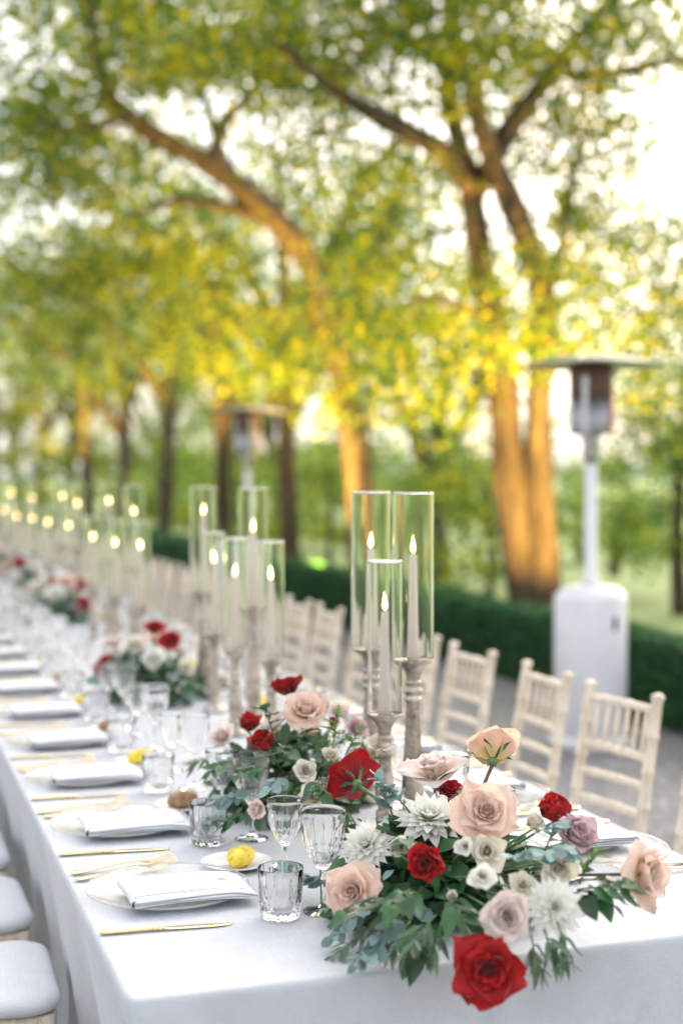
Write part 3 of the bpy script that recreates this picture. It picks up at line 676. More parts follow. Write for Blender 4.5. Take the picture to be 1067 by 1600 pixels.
# menu card: faint lines of script printed on cream paper (flat print)
m, n, l, o = newmat('menu_print')
p = n.new('ShaderNodeBsdfPrincipled'); p.inputs['Roughness'].default_value = .8; l.new(p.outputs[0], o.inputs[0])
c = n.new('ShaderNodeTexCoord'); sx = n.new('ShaderNodeSeparateXYZ'); l.new(c.outputs['Object'], sx.inputs[0])
def mth(op, a, b_=None, clamp=False):
    q = n.new('ShaderNodeMath'); q.operation = op; q.use_clamp = clamp
    for k, v in enumerate((a, b_)):
        if v is None: continue
        if isinstance(v, (int, float)): q.inputs[k].default_value = v
        else: l.new(v, q.inputs[k])
    return q.outputs[0]
row = mth('FRACT', mth('MULTIPLY', sx.outputs[0], 88.0))
inrow = mth('LESS_THAN', mth('ABSOLUTE', mth('SUBTRACT', row, .5)), .15)
mp = n.new('ShaderNodeMapping'); mp.inputs['Scale'].default_value = (500, 420, 1); l.new(c.outputs['Object'], mp.inputs[0])
tn = noise(n, l, 1, 1, .5, vec=mp.outputs[0]); ink = mth('GREATER_THAN', tn.outputs[0], .53)
mp2 = n.new('ShaderNodeMapping'); mp2.inputs['Scale'].default_value = (88, 26, 1); l.new(c.outputs['Object'], mp2.inputs[0])
wn2 = noise(n, l, 1, 0, .5, vec=mp2.outputs[0]); word = mth('GREATER_THAN', wn2.outputs[0], .42)
ylim = mth('LESS_THAN', mth('ABSOLUTE', sx.outputs[1]), .036); xlim = mth('LESS_THAN', mth('ABSOLUTE', mth('ADD', sx.outputs[0], .022)), .07)
f = mth('MULTIPLY', mth('MULTIPLY', inrow, ink), mth('MULTIPLY', word, mth('MULTIPLY', ylim, xlim)))
mx = n.new('ShaderNodeMix'); mx.data_type = 'RGBA'; l.new(f, mx.inputs[0]); mx.inputs[6].default_value = (.72, .70, .67, 1); mx.inputs[7].default_value = (.36, .34, .31, 1)
l.new(mx.outputs[2], p.inputs['Base Color'])
M_menu = m
M_inkg = mat_pbr('crest_ink', (.34, .36, .34), .8)
SS = 72
def cut_tumbler():
    t = empty('crystal_tumbler'); n = 144
    prof = [(0, 0), (.030, 0), (.034, .002), (.0365, .006)] + [(.0368 + .0042 * k / 36, .008 + .068 * k / 36) for k in range(37)] + [(.0412, .080), (.0414, .092), (.0408, .0935), (.0402, .092), (.0385, .076), (.0365, .066), (.0328, .03), (.030, .018), (.024, .0125), (0, .0118)]
    def fn(i, j, a, r, z):
        if 3 < j < 42:
            u = 12 * a + (z - .008) * 170; w = 12 * a - (z - .008) * 170
            g = max(0, 1 - abs(math.sin(u / 2)) * 3.2) + max(0, 1 - abs(math.sin(w / 2)) * 3.2)
            if z > .05: g = max(0, 1 - abs(math.sin(6 * a)) * (2.2 + (z - .05) * 120)) * 1.2
            return r - .0024 * min(1.3, g)
        if j in (1, 2): return r * (1 - .03 * abs(math.sin(6 * a)))
        return r
    MB().lathe(prof, n, fn=fn).build('tumbler_body', M_crystal, t)
    return t
def cut_goblet(h=.19, rr_=.041):
    t = empty('crystal_goblet'); n = 144; s = h / .19; q = rr_ / .041
    st = [(0, 0), (.036 * q, 0), (.0365 * q, .0015), (.030 * q, .004), (.014 * q, .007), (.0062, .011), (.0048, .02), (.0052, .045), (.0068, .062), (.0075, .066), (.0055, .072), (.0085, .078 * s)]
    MB().lathe([(r, z if z < .075 else z) for r, z in st] + [(.0085, .078 * s), (0, .078 * s)], 36).build('stem', M_crystal, t)
    z0 = .0785 * s; H = h - z0
    out = []; 
    for k in range(27):
        u = k / 26; out.append(((.008 + (.033) * (1 - (1 - u) ** 2.2)) * q if u < 1 else .041 * q, z0 + H * u))
    def rb(u): return (.0085 + .0300 * math.sin(min(1, u / .62) * PI / 2) ** .9 + .0027 * max(0, (u - .3)) / .7) * q
    out = [(rb(k / 40), z0 + H * k / 40) for k in range(41)]
    inn = [(rb(k / 12) - (.0011 if k > 8 else .0034), z0 + H * k / 12 + (0 if k else .006)) for k in range(12, 0, -1)]
    prof = [(0, z0)] + out + [(out[-1][0] - .0006, z0 + H + .0006)] + inn + [(0, z0 + .012)]
    def fn(i, j, a, r, z):
        if 1 <= j <= 34:
            u = (z - z0) / H
            lim = .78 if int(round(a * 12 / (2 * PI))) % 2 == 0 else .62
            wd = 2.0 + 7 * max(0, u) ** 1.5
            g = max(0, 1 - abs(math.sin(6 * a)) * wd) * (1 if u < lim else max(0, 1 - (u - lim) * 14))
            g2 = 0
            if u < .34: g2 = max(0, 1 - abs(math.sin((12 * a + u * 24) / 2)) * 2.6) + max(0, 1 - abs(math.sin((12 * a - u * 24) / 2)) * 2.6)
            return r - .0021 * min(1.2, max(g, g2))
        return r
    MB().lathe(prof, n, fn=fn).build('bowl', M_crystal, t)
    return t
def make_charger():
    t = empty('charger_plate')
    MB().lathe([(0, .004), (.09, .004), (.10, .006), (.115, .0115), (.152, .0145), (.1555, .0155), (.1555, .0125), (.115, .008), (.1, .001), (0, .001)], 64).build('plate_body', M_charger, t)
    P = [(.1545 * math.cos(2 * PI * k / 64), .1545 * math.sin(2 * PI * k / 64), .0155) for k in range(65)]
    MB().tube(P, .0016, 6, False).build('rim', M_crystal, t)
    return t
def make_napkin():
    """long folded napkin, rolled edge toward the table edge (-x)"""
    t = empty('folded_napkin'); nx, ny = 26, 8; 
    lay = MB(); L_, W = .232, .150
    prof = []
    for k in range(nx + 1): prof.append((-L_ / 2 + L_ * k / nx))
    def top(x, y): return .0235 + .004 * math.cos((x / L_) * 3.0) - .012 * max(0, (x - .05) / .066) ** 2 + .0004 * math.sin(30 * y + 8 * x)
    for lz, inx, nm in ((0, 0, 'fold'), (-.0070, .002, 'fold'), (-.0132, .001, 'fold')):
        vs = []; fs = []; th = .0088
        for side in (0, 1):
            for i in range(nx + 1):
                for j in range(ny + 1):
                    x = prof[i] * (1 - inx * 2); y = (-W / 2 + W * j / ny) * (1 - inx)
                    e = min(1, (W / 2 - abs(y)) / .006 + .15, (L_ / 2 - abs(x)) / .007 + .15)
                    z = top(x, y) + lz * (1 - .3 * max(0, x / L_)) - th / 2 + (1 if side else -1) * th / 2 * math.sqrt(max(.02, min(1, e)))
                    vs.append((x, y + .003 * math.sin(x * 22 + lz * 300), max(z, .0035 + .0005 * side)))
        m_ = (nx + 1) * (ny + 1)
        for i in range(nx):
            for j in range(ny):
                a = i * (ny + 1) + j; fs.append((a, a + 1, a + ny + 2, a + ny + 1)); fs.append((m_ + a, m_ + a + ny + 1, m_ + a + ny + 2, m_ + a + 1))
        for i in range(nx):
            for j in (0, ny):
                a = i * (ny + 1) + j; fs.append((a, a + ny + 1, m_ + a + ny + 1, m_ + a))
        for j in range(ny):
            for i in (0, nx):
                a = i * (ny + 1) + j; fs.append((a, m_ + a, m_ + a + 1, a + 1))
        mk(nm, vs, fs, M_nap, t)
    P = [(-L_ / 2 + .001 + .004 * math.sin(u * 3), -W / 2 + W * u, .0145) for u in [k / 12 for k in range(13)]]
    mb = MB(); vs = []; fs = []
    for k, pnt in enumerate(P):
        for q in range(10):
            a = PI / 2 + PI * q / 9; vs.append((pnt[0] + .007 * math.cos(a), pnt[1], pnt[2] + .0118 * math.sin(a)))
    for k in range(12):
        for q in range(9): fs.append((k * 10 + q, k * 10 + q + 1, k * 10 + 11 + q, k * 10 + 10 + q))
    mk('fold', vs, fs, M_nap, t)
    return t
def make_menu():
    nx = 12; vs = []; fs = []; L_, W = .215, .118
    for sd in (0, 1):
        for i in range(nx + 1):
            for j in (0, 1):
                x = -L_ / 2 + L_ * i / nx; z = .004 * math.cos(x / L_ * 3) - .010 * max(0, (x - .05) / .056) ** 2 * .45
                vs.append((x, (-W / 2, W / 2)[j], z + .0006 * sd))
    m_ = (nx + 1) * 2
    for i in range(nx):
        a = 2 * i; fs += [(a, a + 1, a + 3, a + 2), (m_ + a, m_ + a + 2, m_ + a + 3, m_ + a + 1), (a, a + 2, m_ + a + 2, m_ + a), (a + 1, m_ + a + 1, m_ + a + 3, a + 3)]
    fs += [(0, m_, m_ + 1, 1), (2 * nx, 2 * nx + 1, m_ + 2 * nx + 1, m_ + 2 * nx)]
    o = mk('menu_card', vs, fs, M_menu, smooth=False)
    mb = MB()   # small sprig crest near the head of the card
    for k in range(9):
        a = k * 2 * PI / 9; cx, cy_ = .078, 0
        mb.add([(cx, cy_, .0012), (cx + .008 * math.cos(a - .16), cy_ + .009 * math.sin(a - .16), .0012), (cx + .0115 * math.cos(a), cy_ + .0125 * math.sin(a), .0010), (cx + .008 * math.cos(a + .16), cy_ + .009 * math.sin(a + .16), .0012)], [(0, 1, 2, 3)])
    mb.v = [(x, y, z + .0022 - .0045 * max(0, (x - .05) / .056) ** 2 + .0004) for x, y, z in mb.v]
    mb.build('crest', M_inkg, o, smooth=False)
    return o
def flatsweep(path, n=10):
    """path: (x, y, z, halfwidth, halfthick) along +x -> closed rounded-flat solid"""
    vs = []; fs = []
    for (x, y, z, w, h) in path:
        for q in range(n):
            a = 2 * PI * q / n; vs.append((x, y + w * math.cos(a), z + h * math.sin(a)))
    for k in range(len(path) - 1):
        for q in range(n): fs.append((k * n + q, k * n + (q + 1) % n, k * n + n + (q + 1) % n, k * n + n + q))
    fs += [tuple(range(n - 1, -1, -1)), tuple(range((len(path) - 1) * n, len(path) * n))]
    return MB().add(vs, fs)
def make_knife():
    t = empty('gold_knife')
    flatsweep([(0, 0, .0045, .003, .002), (.003, 0, .0045, .0075, .0042), (.012, 0, .0045, .0085, .0045), (.05, 0, .0045, .0066, .0042), (.088, 0, .0045, .0058, .0042), (.092, 0, .0045, .0058, .0042)]).build('handle', M_gold, t)
    flatsweep([(.092, 0, .0045, .0075, .0046), (.095, 0, .0045, .0078, .0048), (.097, 0, .0045, .0055, .004), (.101, 0, .0045, .0055, .004), (.103, 0, .0045, .0085, .0048), (.107, 0, .0045, .0085, .0048), (.11, 0, .0045, .0055, .003)]).build('collar', M_gold, t)
    flatsweep([(.11, 0, .004, .0055, .0022), (.118, .001, .003, .0085, .0012), (.16, .001, .0025, .0092, .0011), (.2, .001, .0022, .0088, .001), (.222, .002, .002, .006, .0009), (.235, .005, .002, .0012, .0006)]).build('blade', M_gold, t)
    return t
def make_fork():
    t = empty('gold_fork')
    flatsweep([(0, 0, .0045, .003, .0015), (.004, 0, .0045, .0095, .0028), (.012, 0, .0045, .0105, .003), (.03, 0, .005, .0075, .0026), (.07, 0, .008, .0038, .002), (.11, 0, .0125, .003, .002), (.128, 0, .0125, .0045, .0018), (.142, 0, .009, .0115, .0012), (.155, 0, .006, .0135, .0012), (.166, 0, .0055, .0125, .0012)], 12).build('handle', M_gold, t)
    for k in range(4):
        y = (-1.5 + k) * .0074
        flatsweep([(.160, y, .0055, .0024, .0011), (.180, y * 1.02, .008, .0025, .0011), (.2, y, .0165, .0022, .001), (.212, y * .97, .0235, .0010, .0008)], 6).build('tine', M_gold, t)
    return t
def make_bread():
    return MB().lathe([(0, .003), (.04, .003), (.05, .006), (.072, .0125), (.0735, .0125), (.0728, .0105), (.05, .002), (.03, 0), (0, 0)], 48).build('bread_plate', M_porc)
def mat_bun(name, a, b_, c_):
    m, n, l, o = newmat(name); p = n.new('ShaderNodeBsdfPrincipled'); p.inputs['Roughness'].default_value = .55; l.new(p.outputs[0], o.inputs[0])
    t = noise(n, l, 42, 6, .7); r = ramp(n, l, t.outputs[0], [(.36, c_), (.47, a), (.68, b_)]); l.new(r.outputs[0], p.inputs['Base Color'])
    t = noise(n, l, 190, 4, .7); b = bump(n, l, t.outputs[0], .6, .003); l.new(b.outputs[0], p.inputs['Normal']); return m
M_bunY = mat_bun('yellow_bun', (.80, .62, .04), (.85, .72, .12), (.55, .33, .04))
M_bunB = mat_bun('brown_bun', (.30, .17, .08), (.42, .27, .15), (.12, .06, .03))
def make_bun(mat, seed):
    g = random.Random(seed); vs = []; fs = []; nu, nv = 28, 16; ph = [g.uniform(0, 6) for _ in range(6)]
    for j in range(nv + 1):
        v = PI * j / nv
        for i in range(nu):
            u = 2 * PI * i / nu; x, y, z = math.sin(v) * math.cos(u), math.sin(v) * math.sin(u), math.cos(v)
            k = 1 + .06 * math.sin(3 * x + 2 * y + ph[0]) + .045 * math.sin(5 * y - 4 * z + ph[1]) + .025 * math.sin(9 * x + 7 * z + ph[2]) + .02 * math.sin(13 * y + 8 * x + ph[3])
            X = .035 * x * k * (1 + .12 * (x > 0) * x); Y = .027 * y * k; Z = .021 * z * k
            if Z < -.0155: Z = -.0155 + (Z + .0155) * .1
            vs.append((X, Y, Z + .0165 + (.004 * max(0, x) ** 2)))
    for j in range(nv):
        for i in range(nu): fs.append((j * nu + i, j * nu + (i + 1) % nu, (j + 1) * nu + (i + 1) % nu, (j + 1) * nu + i))
    return mk('bread_bun', vs, fs, mat)
P_ = dict(ch=make_charger(), na=make_napkin(), me=make_menu(), kn=make_knife(), fo=make_fork(), tu=cut_tumbler(), gb=cut_goblet(.188, .0415), gs=cut_goblet(.158, .036), br=make_bread(), by=make_bun(M_bunY, 2), bb=make_bun(M_bunB, 5))
US = set()
P_['na'].scale = P_['me'].scale = (1, 1, .68)
def put(key, x, y, z, rz, label, cat, group):
    o = P_[key] if key not in US else copy_tree(P_[key]); US.add(key)
    o.location = (x, y, z); o.rotation_euler = (0, 0, rz); o['label'] = label; o['category'] = cat; o['group'] = group
    return o
rr = random.Random(12)
for side in (0, 1):
    for i in range(26):
        Y = 2.68 + .545 * i
        if side: Y += .0
        n_near = 9 if side == 0 else 5
        far = i >= n_near
        if side == 0 and i > 15: break
        w = 'the ' + ORD[i] + ' place' if i < 16 else 'a far blurred place'
        sd = 'on the near side' if side == 0 else 'on the hedge side'
        def X(x): return x if side == 0 else TX0 + TX1 - x
        def YY(dy): return Y + (dy if side == 0 else -dy)
        R0 = 0 if side == 0 else PI
        j = lambda s=.006: rr.uniform(-s, s)
        def g(nm): return nm + (' along the near side' if side == 0 else ' along the hedge side') + (', far' if far else '')
        def lb(txt): return '%s at %s %s' % (txt, w, sd)
        put('ch', X(.545), YY(0) + j(), TZ + .001, j(.5), lb('clear seeded glass charger plate'), 'plate', g('charger plates'))
        ja = j(.05); dy = j()
        nz = TZ + .014
        put('na', X(.572), YY(-.055) + dy, nz, R0 + ja, lb('pale blue folded napkin'), 'napkin', g('folded napkins'))
        put('me', X(.566 + j(.004)), YY(-.045) + dy, nz + .0166, R0 + ja + j(.03), lb('white printed menu card on the napkin'), 'menu card', g('menu cards'))
        if i < 12:
            put('kn', X(.385 + j()), YY(-.215) + j(), TZ + .001, R0 - .10 * (1 if i == 0 and side == 0 else .5) + j(.04), lb('gold knife'), 'knife', g('gold knives'))
            put('fo', X(.385 + j()), YY(.178) + j(.004), TZ + .001, R0 + .14 + j(.04), lb('outer gold fork'), 'fork', g('gold forks'))
            put('fo', X(.392 + j()), YY(.132) + j(.004), TZ + .001, R0 + .17 + j(.04), lb('inner gold fork'), 'fork', g('gold forks'))
        put('tu', X(.702 + j()), YY(-.215) + j(), TZ + .0015, j(1), lb('cut crystal tumbler'), 'glass', g('cut crystal tumblers'))
        put('gb', X(.797 + j()), YY(-.208) + j(), TZ + .0015, j(1), lb('large cut crystal goblet'), 'glass', g('large crystal goblets'))
        put('gs', X(.787 + j()), YY(.018) + j(), TZ + .0015, j(1), lb('small cut crystal goblet'), 'glass', g('small crystal goblets'))
        put('br', X(.722 + j()), YY(.135) + j(), TZ + .001, 0, lb('small white bread plate'), 'plate', g('bread plates'))
        if i < 12:
            yel = (i % 2 == 0)
            put('by' if yel else 'bb', X(.722 + j()), YY(.135) + j(), TZ + .0045, j(.8) + .1, lb('knobbly yellow bun' if yel else 'dark brown bun'), 'bun', g('buns on bread plates'))

# ------------------------------------------------------------------ candle clusters
m, n, l, o = newmat('antique_champagne')
p = n.new('ShaderNodeBsdfPrincipled'); p.inputs['Metallic'].default_value = .85; p.inputs['Roughness'].default_value = .36; l.new(p.outputs[0], o.inputs[0])
t = noise(n, l, 30, 6, .7); r = ramp(n, l, t.outputs[0], [(.3, (.14, .115, .09)), (.48, (.40, .35, .29)), (.7, (.66, .61, .53))]); l.new(r.outputs[0], p.inputs['Base Color'])
vo = n.new('ShaderNodeTexVoronoi'); vo.inputs['Scale'].default_value = 420; c = n.new('ShaderNodeTexCoord'); l.new(c.outputs['Object'], vo.inputs['Vector'])
b = bump(n, l, vo.outputs['Distance'], .45, .0012); l.new(b.outputs[0], p.inputs['Normal'])
M_champ = m
m, n, l, o = newmat('wax')
p = n.new('ShaderNodeBsdfPrincipled'); p.inputs['Base Color'].default_value = (.90, .83, .77, 1); p.inputs['Roughness'].default_value = .4
tl = n.new('ShaderNodeBsdfTranslucent'); tl.inputs[0].default_value = (.95, .86, .78, 1); mx = n.new('ShaderNodeMixShader'); mx.inputs[0].default_value = .4
l.new(p.outputs[0], mx.inputs[1]); l.new(tl.outputs[0], mx.inputs[2]); l.new(mx.outputs[0], o.inputs[0]); M_wax = m
M_wick = mat_pbr('wick', (.03, .02, .015), .9)
m, n, l, o = newmat('flame')
a = n.new('ShaderNodeAttribute'); a.attribute_name = 'v'
lw = n.new('ShaderNodeLayerWeight'); lw.inputs['Blend'].default_value = .5
r = ramp(n, l, lw.outputs['Facing'], [(0, (1, .76, .42)), (.45, (1, .62, .24)), (.85, (1, .36, .05))])
s1 = ramp(n, l, lw.outputs['Facing'], [(.3, (1, 1, 1)), (.9, (.22, .22, .22))])
s2 = ramp(n, l, a.outputs['Fac'], [(0, (.04, .04, .05)), (.22, (.45, .45, .45)), (.5, (1, 1, 1)), (1, (.45, .45, .45))])
mq = n.new('ShaderNodeMath'); mq.operation = 'MULTIPLY'; l.new(s1.outputs[0], mq.inputs[0]); l.new(s2.outputs[0], mq.inputs[1])
e = n.new('ShaderNodeEmission'); mu = n.new('ShaderNodeMath'); mu.operation = 'MULTIPLY'; mu.inputs[1].default_value = 8; l.new(mq.outputs[0], mu.inputs[0]); l.new(mu.outputs[0], e.inputs[1]); l.new(r.outputs[0], e.inputs[0])
l.new(e.outputs[0], o.inputs[0]); M_flame = m
def stick(h, s):
    t = empty('candlestick')
    # turned profile, measured from the top down: dish, neck, two rings, long taper, foot
    T = [(0, h - .004), (.048 * s, h - .004), (.052 * s, h), (.0535 * s, h - .001), (.053 * s, h - .004), (.034 * s, h - .016), (.022 * s, h - .030), (.0185 * s, h - .042), (.0185 * s, h - .05)]
    N = [(.0185 * s, h - .05), (.0205 * s, h - .053), (.0215 * s, h - .056), (.0195 * s, h - .061), (.0190 * s, h - .066), (.0245 * s, h - .072), (.025 * s, h - .077), (.0205 * s, h - .082), (.0195 * s, h - .087), (.0235 * s, h - .092), (.024 * s, h - .096), (.018 * s, h - .103)]
    b0 = .06
    S = [(.018 * s, h - .103), (.0175 * s, h - .115), (.0195 * s, h - .14), (.0225 * s, b0 + (h - .14 - b0) * .62), (.0275 * s, b0 + (h - .14 - b0) * .25), (.0285 * s, b0 + (h - .14 - b0) * .1), (.025 * s, b0), (.02 * s, b0 - .008)]
    if h < .3: S = [(.018 * s, h - .103), (.0165 * s, h - .112), (.020 * s, h - .128), (.0265 * s, h - .155), (.0285 * s, h - .175), (.027 * s, h - .195), (.021 * s, b0 - .002), (.019 * s, b0 - .008)]
    Bs = [(.019 * s, b0 - .008), (.026 * s, b0 - .014), (.027 * s, b0 - .02), (.024 * s, b0 - .025), (.03 * s, b0 - .032), (.044 * s, .014), (.05 * s, .010), (.051 * s, .003), (.05 * s, 0), (0, 0)]
    MB().lathe(Bs[::-1], 32).build('foot', M_champ, t)
    MB().lathe(S[::-1], 32).build('shaft', M_champ, t)
    MB().lathe(N[::-1], 32).build('ringed_neck', M_champ, t)
    MB().lathe(T[::-1], 40).build('drip_dish', M_champ, t)
    return t
def candle(h, lean=.0012, H=.047):
    t = empty('taper_candle')
    MB().lathe([(0, 0), (.0138, 0), (.0134, .01), (.0086, h - .004), (.0078, h), (.005, h - .0015), (0, h - .002)], 24).build('wax_body', M_wax, t)
    w = MB().tube([(0, 0, h - .003), (.0004, 0, h + .004), (.0012, 0, h + .007)], .0009, 6).build('wick', M_wick, t)
    f = MB(); P = []; F = []; at = []; nr = 14; n = 12
    for j in range(nr + 1):
        u = j / nr; r = .0066 * (math.sin(PI * min(1, u / .62) * .5) if u < .31 * 2 else 1) ** .9 * ((1 - ((u - .3) / .7)) ** .85 if u > .3 else 1)
        r = .0062 * (math.sin(PI * (u / .3) / 2) ** .8 if u < .3 else (1 - (u - .3) / .7) ** 1.15 * (1 + .35 * (u - .3)))
        for i in range(n):
            a = 2 * PI * i / n; P.append((r * math.cos(a) + lean * u * u, r * math.sin(a), h + .001 + H * u)); at.append(u)
    for j in range(nr):
        for i in range(n): F.append((j * n + i, j * n + (i + 1) % n, (j + 1) * n + (i + 1) % n, (j + 1) * n + i))
    f.add(P, F, at); f.build('flame', M_flame, t, attr=True)
    return t
def hurricane(r, h):
    t = empty('glass_hurricane')
    MB().lathe([(r - .0004, 0), (r, .0008), (r, .003), (r, h * .5), (r, h - .003), (r, h - .0008), (r - .0005, h), (r - .0017, h), (r - .0022, h - .0008), (r - .0022, h - .003), (r - .0022, h * .5), (r - .0022, .003), (r - .0022, .0008), (r - .0018, 0)], 96, closed=True).build('tube', M_thin, t)
    P = [((r - .0011) * math.cos(2 * PI * k / 64), (r - .0011) * math.sin(2 * PI * k / 64), h + .0016) for k in range(65)]
    MB().tube(P, .0015, 8, False).build('polished_rim', M_crystal, t)
    return t
STK = {'t': stick(.378, .9), 's': stick(.268, .76)}
CND = {'t': candle(.245), 'v': candle(.248, .006, .043), 'u': candle(.285, -.003, .045), 's': candle(.232, .003), 'w': candle(.226, -.005, .042), 'x': candle(.240, .008, .050)}
HUR = {'t': hurricane(.0475, .386), 's': hurricane(.0385, .345)}
used = set()
def pc(d, k, nm, loc, rz, label, cat, group):
    o = d[k] if (nm, k) not in used else copy_tree(d[k]); used.add((nm, k))
    o.location = loc; o.rotation_euler = (0, 0, rz); o['label'] = label; o['category'] = cat; o['group'] = group
CL = [
 ('nearest candle trio', [(1.200, 3.065, 't', 't', 'tall right'), (1.176, 3.290, 't', 'v', 'tall left'), (1.103, 2.990, 's', 's', 'short front')]),
 ('second candle cluster', [(1.170, 5.085, 't', 'u', 'tall left'), (1.187, 4.447, 't', 't', 'tall right'), (1.120, 4.706, 's', 'x', 'short left'), (1.078, 4.256, 's', 'w', 'short middle'), (1.120, 3.996, 's', 's', 'short right')]),
 ('third candle cluster', [(1.17, 7.2, 't', 'u', 'tall left'), (1.18, 6.55, 't', 'v', 'tall right'), (1.02, 6.75, 's', 's', 'short left'), (1.05, 6.3, 's', 'w', 'short middle'), (1.08, 5.85, 's', 's', 'short right')]),
 ('fourth candle cluster', [(1.17, 9.0, 't', 'u', 'tall left'), (1.2, 8.55, 't', 't', 'tall right'), (1.05, 8.75, 's', 'x', 'short left'), (1.12, 8.35, 's', 's', 'short right')]),
 ('fifth candle cluster', [(1.08, 11.3, 't', 'u', 'tall left'), (1.19, 10.9, 't', 'v', 'tall right'), (1.03, 10.4, 's', 's', 'short left'), (1.11, 10.1, 's', 'w', 'short right')]),
 ('sixth candle cluster', [(1.12, 13.4, 't', 'u', 'tall left'), (1.2, 13.0, 't', 't', 'tall right'), (1.05, 12.7, 's', 's', 'short left'), (1.12, 12.4, 's', 's', 'short right')]),
 ('seventh candle cluster', [(1.12, 15.6, 't', 'u', 'tall left'), (1.2, 15.2, 't', 't', 'tall right'), (1.05, 15.0, 's', 's', 'short left')]),
]
rr = random.Random(77)
for cn, mem in CL:
    for (x, y, k, ck, wd) in mem:
        h = .378 if k == 't' else .268
        pc(STK, k, 'st', (x, y, TZ + .001), rr.uniform(0, 6), '%s champagne metal candlestick of the %s' % (wd, cn), 'candlestick', 'candlesticks down the middle of the table')
        pc(CND, ck, 'cn', (x, y, TZ + h - .004), rr.uniform(0, 6), 'lit pale taper candle on the %s stick of the %s' % (wd, cn), 'candle', 'lit taper candles')
        pc(HUR, k, 'hu', (x, y, TZ + h - .003), rr.uniform(0, 6), 'clear glass hurricane over the %s candle of the %s' % (wd, cn), 'candle glass', 'glass hurricanes round the candles')

# ------------------------------------------------------------------ flowers
CAMR = Matrix.Rotation(math.radians(-18.5), 3, 'Z')      # the way the table looks from its near corner
def facing(r, u, t):
    """direction given as (rightwards, upwards, towards the near end) -> world vector"""
    return (CAMR @ Vector((r, -t, u))).normalized()
PET = {}
def petal_geo(L, W, a0, curl, r0, cup, ruffle=0.0, nu=6, nv=7, ph=0.0, tipdip=.12, point=0.0, wide=.62, notch=0.0):
    vs = []; at = []; x, z = r0, 0.0; cen = []
    n = nv
    for k in range(n + 1):
        v = k / n; th = a0 * (.35 + .65 * v ** .8) + curl * max(0, v - .5) ** 2 * 4
        if k: x += math.sin(th) * L / n; z += math.cos(th) * L / n
        cen.append((x, z, th))
    for k in range(n + 1):
        v = k / n; cx, cz, th = cen[k]
        w = W / 2 * (.28 + .72 * math.sin(PI / 2 * min(1, v / wide)) ** .9)
        if v > wide: w *= max(.04, 1 - ((v - wide) / (1 - wide)) ** (2.4 - point * 1.2) * (.55 + .43 * point)) 
        for i in range(nu + 1):
            u = -1 + 2 * i / nu
            Rc = max(cx * .92, cup); psi = max(-1.5, min(1.5, u * w / Rc))
            dip = -tipdip * L * u * u * v ** 3 + notch * L * max(0, 1 - abs(u) * 3) * -(v ** 8)
            ex = cx - Rc * (1 - math.cos(psi)); ey = Rc * math.sin(psi)
            rf = ruffle * v * v * (math.sin(4.2 * u + ph) + .5 * math.sin(9 * u + ph * 2.3))
            nx, nz = math.cos(th), -math.sin(th)
            ex += math.sin(th) * dip + nx * rf; ez = cz + math.cos(th) * dip + nz * rf
            vs.append((ex, ey, ez)); at.append(v)
    fs = []
    for k in range(n):
        for i in range(nu): a = k * (nu + 1) + i; fs.append((a, a + nu + 1, a + nu + 2, a + 1))
    return vs, fs, at
def rotz(vs, a, dz=0):
    c, s = math.cos(a), math.sin(a); return [(x * c - y * s, x * s + y * c, z + dz) for x, y, z in vs]
M_stem = mat_pbr('flower_stem', (.10, .20, .06), .5, nscale=30, ncol=(.08, .13, .05))
M_stemB = mat_pbr('woody_stem', (.12, .075, .05), .7)
def orient(o, d, roll=0.0):
    o.rotation_mode = 'QUATERNION'; o.rotation_quaternion = Vector(d).to_track_quat('Z', 'Y') @ Quaternion((0, 0, 1), roll)
def calyx(parent, R, stem_to=None, stem_r=.0022, long=1.0, mat=None):
    mb = MB(); mb.lathe([(0, -.16 * R), (.10 * R, -.15 * R), (.15 * R, -.04 * R), (.12 * R, .03 * R)], 10)
    for k in range(5):
        v_, f_, a_ = petal_geo(.62 * R * long, .20 * R, 1.25, .5, .08 * R, .1 * R, 0, 2, 4, point=1, wide=.4); mb.add(rotz(v_, k * 1.2566 + .3, -.03 * R), f_)
    mb.build('calyx', mat or M_stem, parent)
def stem(parent, q0, q1, r=.0022, mat=None, sag=.01):
    a, b_ = Vector(q0), Vector(q1); P = [a.lerp(b_, u) + Vector((0, 0, -sag * math.sin(PI * u))) for u in (0, .25, .5, .75, 1)]
    return MB().tube([tuple(p) for p in P], r, 6).build('stem', mat or M_stem, parent)
RP = {}
